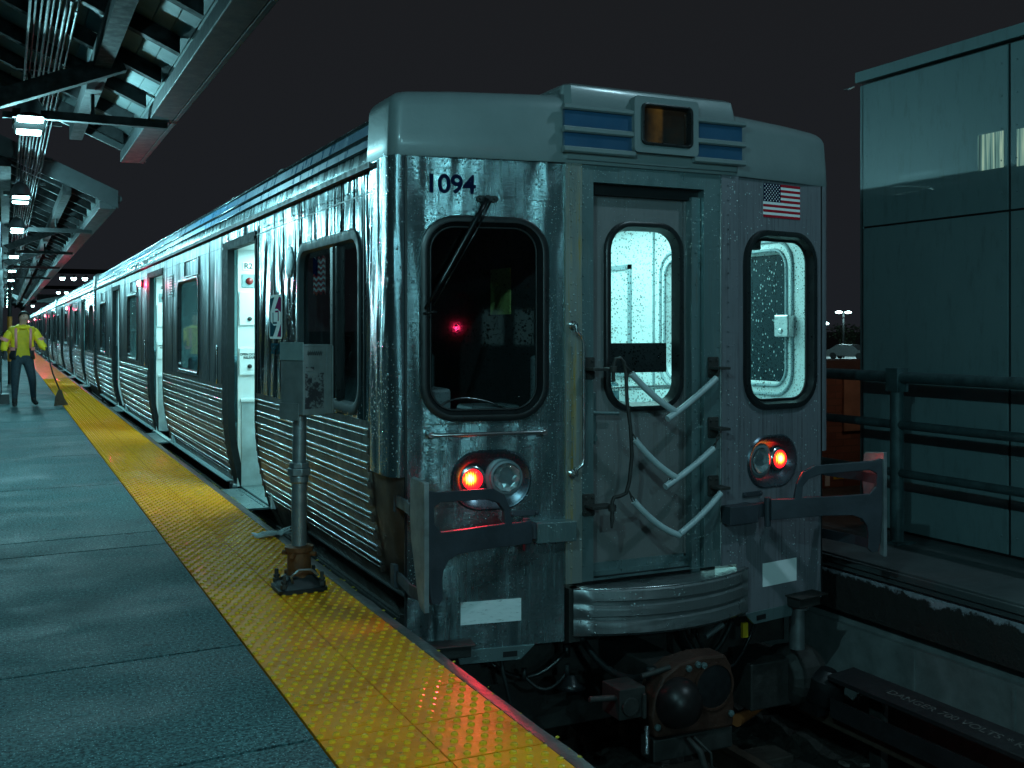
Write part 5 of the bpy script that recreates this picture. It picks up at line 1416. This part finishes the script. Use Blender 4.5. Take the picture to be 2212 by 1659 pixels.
for i, y in enumerate(LY):
    o = proto if i == 0 else copy_tree(proto)
    o.location = (-3.145, y, 3.45)
    if i == 1: lab = 'largest and nearest visible bright twin lens lamp hung under the near canopy'
    elif 2 <= i <= 13: lab = 'glowing platform lamp, %s from the near end of the receding row' % ORD[i-2]
    else: lab = ['lamp of the platform row just before the frame', '', ''][0] if i == 0 else 'platform lamp of the row behind the photographer, %s back' % ('first' if i == 14 else 'second')
    tag(o, lab, 'platform lamp', 'row of platform lamps')
    if y < 60:
        ld = bpy.data.lights.new('lamp_light', 'POINT'); ld.color = TEAL; ld.energy = ({-3.6: 112, 6.05: 92, 12.6: 75}.get(y, 58)) if y > -9 else 100; ld.shadow_soft_size = .03
        lo_ = bpy.data.objects.new('lamp_light', ld); COL.objects.link(lo_); lo_.parent = o; lo_.location = (0, 0, -.24)
for i, y in enumerate([6.3, 12.85, 18.5, 27.1, 35.0, 42.7, 51.9, 59.7]):
    mb = MB(); mb.box(-.05, .05, -.05, .05, 0, 3.9); mb.box(-.07, .07, -.07, .07, 0, .25); o = mb.build('canopy_column', M_CONDUIT, None, bevel=.004)
    o.location = (-3.54, y, 0); tag(o, 'slim steel canopy column at the left edge beside the lamp row, %s along' % (['first'] + ORD)[i], 'column', 'canopy columns')
    mb = MB(); mb.box(.05, .115, -.04, .04, 2.78, 3.12); mb.box(.045, .12, -.05, .05, 2.66, 2.79); mb.build('column_bracket', M_CONDUIT, o, bevel=.004)
mb = MB(); mb.cyl((0, 0, 0), (0, 0, 2.7), .05, seg=12); o = mb.build('sign_post', M_CONDUIT, None, smooth=True, auto=40); o.location = (-3.25, 26, 0); tag(o, 'thin post with an orange lower half standing behind the worker', 'post')
mb = MB(); mb.cyl((0, 0, .6), (0, 0, 1.8), .062, seg=12); mb.build('orange_sleeve', simple('orange_sleeve_paint', (.6, .22, .02), .5), o, smooth=True, auto=40)

# mast light over the far platform, right of and behind the photographer
e = empty('mast_light', (3.15, -4.9, 3.45)); tag(e, 'mast light standing on the roof of the panel building beyond the right edge', 'lamp post')
mb = MB(); mb.cyl((0, 0, 0), (0, 0, 3.6), .07, .045, 14); mb.tube([(0, 0, 3.55), (-.05, .3, 3.75), (-.15, .6, 3.75)], .03, 8); mb.build('mast', M_CONDUIT, e, smooth=True, auto=40)
mb = MB(); mb.box(-.30, .0, .5, .95, 3.68, 3.80); mb.build('lamp_head', M_LAMPHOOD, e, bevel=.02)
mb = MB(); mb.box(-.26, -.04, .54, .91, 3.67, 3.68); mb.build('lamp_glass', M_LAMPW, e)
ld = bpy.data.lights.new('mast_lamp', 'SPOT'); ld.color = (.50, .86, 1.0); ld.energy = 290; ld.spot_size = R(165); ld.spot_blend = .3; ld.shadow_soft_size = .12
lo_ = bpy.data.objects.new('mast_lamp', ld); COL.objects.link(lo_); lo_.parent = e; lo_.location = (-.15, .7, 3.6)

# red track signal behind the photographer, seen only as a reflection
e = empty('track_signal', (1.9, -45, -1.35)); tag(e, 'red track signal on a short mast beside the track, mirrored in the wet front', 'signal')
mb = MB(); mb.cyl((0, 0, 0), (0, 0, 2.6), .06); mb.box(-.2, .2, -.1, .08, 2.5, 3.3); mb.build('signal_head', M_BLACK, e)
mb = MB(); mb.lathe([(.11, 0), (.09, .03), (0, .05)], (0, .08, 2.9), (0, 1, 0), 16); mb.build('signal_lens', emit('signal_red', (1, .02, .10), 160), e, smooth=True)

# ------------------------------------------------------------------ far lights over the track
def gantry(x, y, z, n, lab, box):
    e = empty('light_gantry', (x, y, 0)); tag(e, lab, 'gantry light', 'lights over the far track')
    mb = MB(); mb.box(-2.6, 6.5, -.12, .12, z + .25, z + .5); mb.cyl((6.4, 0, -1.35), (6.4, 0, z + .4), .12); mb.build('gantry_beam', M_BEAM, e)
    for k in range(n):
        mb = MB(); mb.lathe([(.10, 0), (.15, -.14), (.145, -.16)], (-.55 + k*.55, 0, z + .2), (0, 0, 1), 12); fl_ = mb.build('flood_lamp', M_LAMPHOOD, e)
        mb = MB(); mb.lathe([(.14, .03), (.14, -.03), (.1, -.12), (0, -.15)], (-.55 + k*.55, 0, z + .03), (0, 0, 1), 12); mb.build('flood_lens', M_LAMPFAR, fl_, smooth=True)
    if box:
        mb = MB(); mb.box(-2.0, 1.4, -.2, .2, z - .75, z - .15); mb.build('gantry_box', M_BOX, e)
gantry(-.1, 55, 4.15, 3, 'three white lights in a row hanging over the far track', False)
gantry(.75, 80, 4.2, 2, 'pair of small lights above a pale box over the far track', True)
gantry(-.55, 100, 3.6, 1, 'single far light low above the end of the track', False)

# ------------------------------------------------------------------ distant lit lot seen past the brick wall
lot = plane('parking_lot', 50, 130, 60, 112, -1.385, simple('pale_lot_paving', (.42, .45, .45), .7))
def far_lamp(x, y, h, lab, light):
    e = empty('lot_lamp', (x, y, -1.385)); tag(e, lab, 'street lamp', 'lamps in the far parking lot')
    mb = MB(); mb.cyl((0, 0, 0), (0, 0, h), .12, .09, 10); mb.build('pole', M_CONDUIT, e)
    for s in (-1, 1):
        mb = MB(); mb.lathe([(.16, .1), (.34, 0), (.30, -.10), (0, -.16)], (s*.6, 0, h), (0, 0, 1), 12); mb.build('lamp_globe', M_LAMPFAR, e, smooth=True)
    mb = MB(); mb.cyl((-.6, 0, h + .05), (.6, 0, h + .05), .05); mb.build('arm', M_CONDUIT, e)
    if light:
        ld = bpy.data.lights.new('lot_light', 'POINT'); ld.color = (.55, .95, 1); ld.energy = 800; ld.shadow_soft_size = .4
        lo_ = bpy.data.objects.new('lot_light', ld); COL.objects.link(lo_); lo_.parent = e; lo_.location = (0, 0, h - .6)
far_lamp(61.2, 66.8, 3.4, 'double headed lamp in the far lot, left and lower one', True)
far_lamp(72.5, 76.0, 4.6, 'double headed lamp in the far lot, taller one to the right', True)
far_lamp(80, 96, 4.2, 'double headed lamp at the back of the far lot before the trees', True)
M_LEAF = simple('night_foliage', (.06, .085, .05), .6, 0, .4, 2)
M_BARK = simple('bark', (.06, .045, .035), .8)
rnd = random.Random(21)
TREEL = ['pale lit bushy tree behind the lot, leftmost beside the train', 'round lit tree behind the lot lamps between two others', 'dark tall tree behind the lit lot', 'spreading tree at the right of the lit lot by the building', 'tall dark tree far behind the train roofline gap']
for i, (x, y, h, w) in enumerate([(83, 100, 3.4, 3.2), (90, 103, 3.6, 3.4), (104, 122, 8, 5), (97, 101, 3.3, 3.0), (92, 126, 7.5, 5)]):
    t = empty('tree', (x, y, -1.4)); tag(t, TREEL[i], 'tree', 'trees behind the lot')
    mb = MB(); mb.tube([(0, 0, 0), (.1, 0, h*.3), (0, .1, h*.6), (.1, 0, h*.85)], [.28, .2, .13, .05], 7)
    for k in range(5): mb.tube([(0, 0, h*(.3 + .1*k)), (math.cos(k*2.2)*w*.4, math.sin(k*2.2)*w*.4, h*(.5 + .09*k))], [.1, .03], 5)
    mb.build('trunk', M_BARK, t, smooth=True)
    mb = MB()
    cl = [(rnd.uniform(-w*.6, w*.6), rnd.uniform(-w*.6, w*.6), rnd.uniform(h*.3, h*.95), rnd.uniform(.5, 1.1)) for _ in range(26)]
    for cx_, cy_, cz_, cr in cl:
        for _ in range(42):
            d = Vector((rnd.gauss(0, 1), rnd.gauss(0, 1), rnd.gauss(0, .8))).normalized()*cr*rnd.uniform(.5, 1); p = Vector((cx_, cy_, cz_)) + d
            a = Vector((rnd.uniform(-1, 1), rnd.uniform(-1, 1), rnd.uniform(-1, 1))).normalized()*.16; b_ = a.orthogonal().normalized()*.11
            mb.face(mb.loop([p - a, p - b_, p + a, p + b_]))
    mb.build('crown', M_LEAF, t, recalc=False)
for i, (x, y) in enumerate([(70.0, 72.5), (79.0, 76.5)]):
    pc = empty('parked_car', (x, y, -1.385), .4 + i); tag(pc, ['pale car parked in the far lot below the lamps', 'pale car parked in the far lot beside the panel building edge'][i], 'car', 'cars in the far lot')
    mb = MB(); mb.loft([[(sx_, yy, zz) for yy, zz in ((-2.1, .3), (-2.1, .75), (-1.2, .9), (-.6, 1.4), (.9, 1.42), (1.7, .95), (2.1, .85), (2.1, .3))] for sx_ in (-.85, .85)], cap0=True, cap1=True); mb.build('car_body', simple('pale_car_paint', (.12, .14, .145), .3), pc, bevel=.06)
    for sx_ in (-.8, .8):
        for sy_ in (-1.3, 1.3):
            mb = MB(); mb.cyl((sx_ - .1, sy_, .32), (sx_ + .1, sy_, .32), .32, seg=14); mb.build('wheel', M_RUBBER, pc)

# ------------------------------------------------------------------ worker with broom and dustpan
M_SKIN = simple('skin', (.50, .27, .20), .5, 0, .1, 9)
M_JEANS = simple('dark_denim', (.025, .045, .06), .75, 0, .3, 20)
M_HOODIE = simple('yellow_hoodie', (.60, .42, .01), .7, 0, .15, 9)
M_HIVIS = simple('hi_vis_jacket', (.96, .66, .02), .6, 0, .12, 9)
M_STRIPE = simple('pink_reflective_tape', (.85, .28, .26), .4, 0, .1, 9)
M_BOOT = simple('dark_boot_leather', (.012, .012, .013), .5)
M_HAIR = simple('dark_hair', (.018, .013, .010), .6)
M_GLOVE = simple('dark_glove', (.015, .016, .02), .6)
pv, pe, pr_ = [], [], []
def bone(p, r, par=None):
    pv.append(p); pr_.append(r)
    if par is not None: pe.append((par, len(pv)-1))
    return len(pv)-1
hip = bone((0, 0, .96), .15); sp1 = bone((0, .01, 1.12), .145, hip); chs = bone((0, .0, 1.33), .155, sp1); nb_ = bone((0, .01, 1.49), .085, chs)
nk = bone((.01, -.01, 1.56), .058, nb_); hb_ = bone((.02, -.03, 1.625), .078, nk); hm = bone((.03, -.035, 1.695), .092, hb_); ht = bone((.03, -.025, 1.755), .066, hm)
bone((.075, -.125, 1.675), .016, hm); bone((-.045, -.005, 1.68), .016, hm)
def arm(s, sh, el, wr, hd):
    a = bone(sh, .075, chs); b = bone(el, .055, a); c = bone(wr, .036, b); d = bone(hd, .038, c)
    H, W = Vector(hd), Vector(wr); dr = (H - W).normalized(); sd = dr.cross(Vector((0, 1, 0))).normalized()
    for k, (o_, ln) in enumerate(((-.028, .052), (-.010, .062), (.009, .060), (.026, .046))):
        p1 = H + sd*o_ + dr*ln*.6 + Vector((0, -.010, 0)); p2 = H + sd*o_ + dr*ln + Vector((0, -.035, -.004))
        f1 = bone(tuple(p1), .0095, d); bone(tuple(p2), .008, f1)
    t1 = bone(tuple(W.lerp(H, .7) - sd*.038 + Vector((0, -.018, 0))), .011, d); bone(tuple(H - sd*.03 + dr*.02 + Vector((0, -.042, 0))), .009, t1)
arm(-1, (-.185, .01, 1.45), (-.29, .03, 1.21), (-.31, -.10, 1.01), (-.31, -.14, .94))
arm(1, (.185, .01, 1.45), (.30, .02, 1.24), (.385, -.07, 1.05), (.40, -.10, .99))
def leg(h, k, a, h2, t):
    i = bone(h, .110, hip); j = bone(k, .078, i); m_ = bone(a, .054, j); n_ = bone(h2, .050, m_); bone(t, .042, n_)
leg((-.10, 0, .88), (-.125, -.03, .50), (-.13, .01, .13), (-.13, -.02, .055), (-.15, -.17, .045))
leg((.10, 0, .88), (.17, -.02, .52), (.22, .20, .17), (.225, .18, .09), (.26, .05, .045))
me = bpy.data.meshes.new('person_rig'); me.from_pydata(pv, pe, [])
ob = bpy.data.objects.new('person_rig', me); COL.objects.link(ob)
sk = ob.modifiers.new('skin', 'SKIN'); ss = ob.modifiers.new('sub', 'SUBSURF'); ss.levels = 2; ss.render_levels = 2
for v, r_ in zip(me.skin_vertices[0].data, pr_): v.radius = (r_, r_)
me.skin_vertices[0].data[0].use_root = True
for idx in (hip, sp1, chs): me.skin_vertices[0].data[idx].radius = (pr_[idx]*1.12, pr_[idx]*.85)
bpy.context.view_layer.update()
bme = bpy.data.meshes.new_from_object(ob.evaluated_get(bpy.context.evaluated_depsgraph_get()))
bpy.data.objects.remove(ob)
bme.name = 'person'
for m_ in (M_SKIN, M_JEANS, M_HOODIE, M_BOOT, M_GLOVE): bme.materials.append(m_)
for p in bme.polygons:
    c = p.center
    p.use_smooth = True
    if c.z > 1.54: p.material_index = 0
    elif c.z < .16: p.material_index = 3
    elif abs(c.x) > .27 and c.z < 1.06 and c.z > .8: p.material_index = 4
    elif c.z < .955: p.material_index = 1
    else: p.material_index = 2
person = bpy.data.objects.new('person', bme); COL.objects.link(person)
person.location = (-3.07, 16.55, 0); person.rotation_euler = (0, 0, R(6))
tag(person, 'worker in a bright yellow safety jacket and dark jeans walking the platform with a broom', 'person')
mb = MB()
for i in range(9):
    t = i/8; z = .90 + .60*t
    rx = .205 - .02*t + (.02 if t < .2 else 0) - (.06*(t - .8)/.2 if t > .8 else 0); ry = .155 - .01*t - (.04*(t - .8)/.2 if t > .8 else 0)
    row = []
    gap = .62 if t < .85 else .5
    for k in range(21):
        a = -math.pi/2 + gap + (2*math.pi - 2*gap)*k/20
        row.append(mb.vert((rx*math.cos(a), ry*math.sin(a) + .0, z + .02*math.sin(k*2.1 + i))))
    if i:
        for k in range(20): mb.face((prev[k], prev[k+1], row[k+1], row[k]))
    prev = row
for P, in (([(-.165, .01, 1.45), (-.235, .02, 1.34), (-.295, .03, 1.21), (-.305, -.03, 1.11), (-.31, -.09, 1.03)],), ([(.17, .01, 1.46), (.245, .015, 1.36), (.305, .02, 1.24), (.345, -.03, 1.14), (.385, -.07, 1.06)],)):
    mb.tube(P, [.082, .078, .072, .068, .062], 12)
for fi, f_ in enumerate(mb.f):
    cz = sum(mb.v[i_][2] for i_ in f_)/len(f_); cx_ = sum(mb.v[i_][0] for i_ in f_)/len(f_)
    if cz < 1.10 and abs(cx_) < .26: mb.m[fi] = 1
jk = mb.build('jacket', [M_HIVIS, M_GLOVE], person, smooth=True)
tx = bpy.data.textures.new('folds', 'CLOUDS'); tx.noise_scale = .09
sb = jk.modifiers.new('sub', 'SUBSURF'); sb.levels = 1; sb.render_levels = 1
dm = jk.modifiers.new('folds', 'DISPLACE'); dm.texture = tx; dm.strength = .045; dm.mid_level = .45
sol = jk.modifiers.new('thick', 'SOLIDIFY'); sol.thickness = .015
mb = MB()
for z in (1.06, 1.10):
    if z > 1.07: continue
    L_ = []
    for zz in (z, z + .06): L_.append(mb.loop([(.222*math.cos(a), .172*math.sin(a), zz) for a in [-math.pi/2 + .66 + (2*math.pi - 1.32)*k/20 for k in range(21)]]))
    mb.bridge(L_[0], L_[1], False)
for s in (-1, 1):
    mb.prism([(s*.10, 1.10), (s*.145, 1.10), (s*.15, 1.47), (s*.105, 1.48)], lambda x, z: (x, -.150 + abs(x)*.12, z), lambda x, z: (x, -.165 + abs(x)*.12, z))
    mb.tube([(s*.285, .02, 1.29), (s*.31, .02, 1.235)], .088, 12, caps=False)
mb.build('reflective_stripe', M_STRIPE, person, smooth=True)
mb = MB(); mb.tube([(-.10, .02, 1.49), (-.08, -.07, 1.50), (0, -.095, 1.485), (.09, -.07, 1.50), (.11, .02, 1.50), (.06, .10, 1.52), (-.06, .10, 1.52)], .035, 8, closed=True); mb.build('hood', M_HIVIS, person, smooth=True)
mb = MB(); rnd = random.Random(3); lp = []
for i in range(6):
    a = R(-8 + 98*i/5); lp.append([(.030 + .100*math.cos(a)*math.cos(t)*(1 + rnd.uniform(-.06, .06)), -.012 + .102*math.cos(a)*math.sin(t)*(1 + rnd.uniform(-.05, .05)), 1.705 + .098*math.sin(a) - (.045 if math.sin(t) > .2 and i == 0 else 0) + (.055 if math.sin(t) < -.35 and i < 2 else 0)) for t in [2*math.pi*j/18 for j in range(18)]])
mb.loft(lp, cap1=True); mb.build('hair', M_HAIR, person, smooth=True)
mb = MB()
for dx, dy in ((.012, -.118), (.083, -.098)): mb.dome((dx, dy, 1.703), (.3, -1, 0), .011, .008)
mb.tube([(.035, -.117, 1.640), (.075, -.110, 1.641)], .006, 5)
mb.build('face_detail', simple('face_dark', (.05, .02, .02), .5), person)
br = empty('broom', (-2.43, 16.35, 0)); tag(br, 'dark angled broom held by the worker, bristles on the yellow strip edge', 'broom')
mb = MB(); mb.tube([(-.24, .06, 1.12), (-.12, .03, .62), (0, 0, .30)], .013, 8); mb.build('handle', M_DARKST, br, smooth=True)
mb = MB(); mb.loft([[(-.03, -.02, .31), (.03, -.02, .31), (.03, .02, .31), (-.03, .02, .31)], [(-.08, -.03, .18), (.08, -.03, .15), (.08, .03, .15), (-.08, .03, .18)], [(-.10, -.04, .01), (.15, -.04, .03), (.15, .04, .03), (-.10, .04, .01)]], cap0=True, cap1=True); mb.build('bristles', simple('brown_bristles', (.06, .038, .022), .8, 0, .4, 40), br)
dp = empty('dustpan', (-3.43, 17.3, 0)); tag(dp, 'black long handled dustpan carried by the worker at the left frame edge', 'dustpan')
mb = MB(); mb.loft([[(-.16, -.12, .02), (.15, -.12, .02), (.15, .16, .02), (-.16, .16, .02)], [(-.15, -.02, .20), (.14, -.02, .20), (.14, .17, .22), (-.15, .17, .22)]], cap0=True, cap1=True); mb.build('pan', M_BLACK, dp, bevel=.01)
mb = MB(); mb.tube([(0, .1, .22), (.0, -.2, .62), (.0, -.75, .93)], .013, 8); mb.build('handle', M_CHROME, dp, smooth=True)
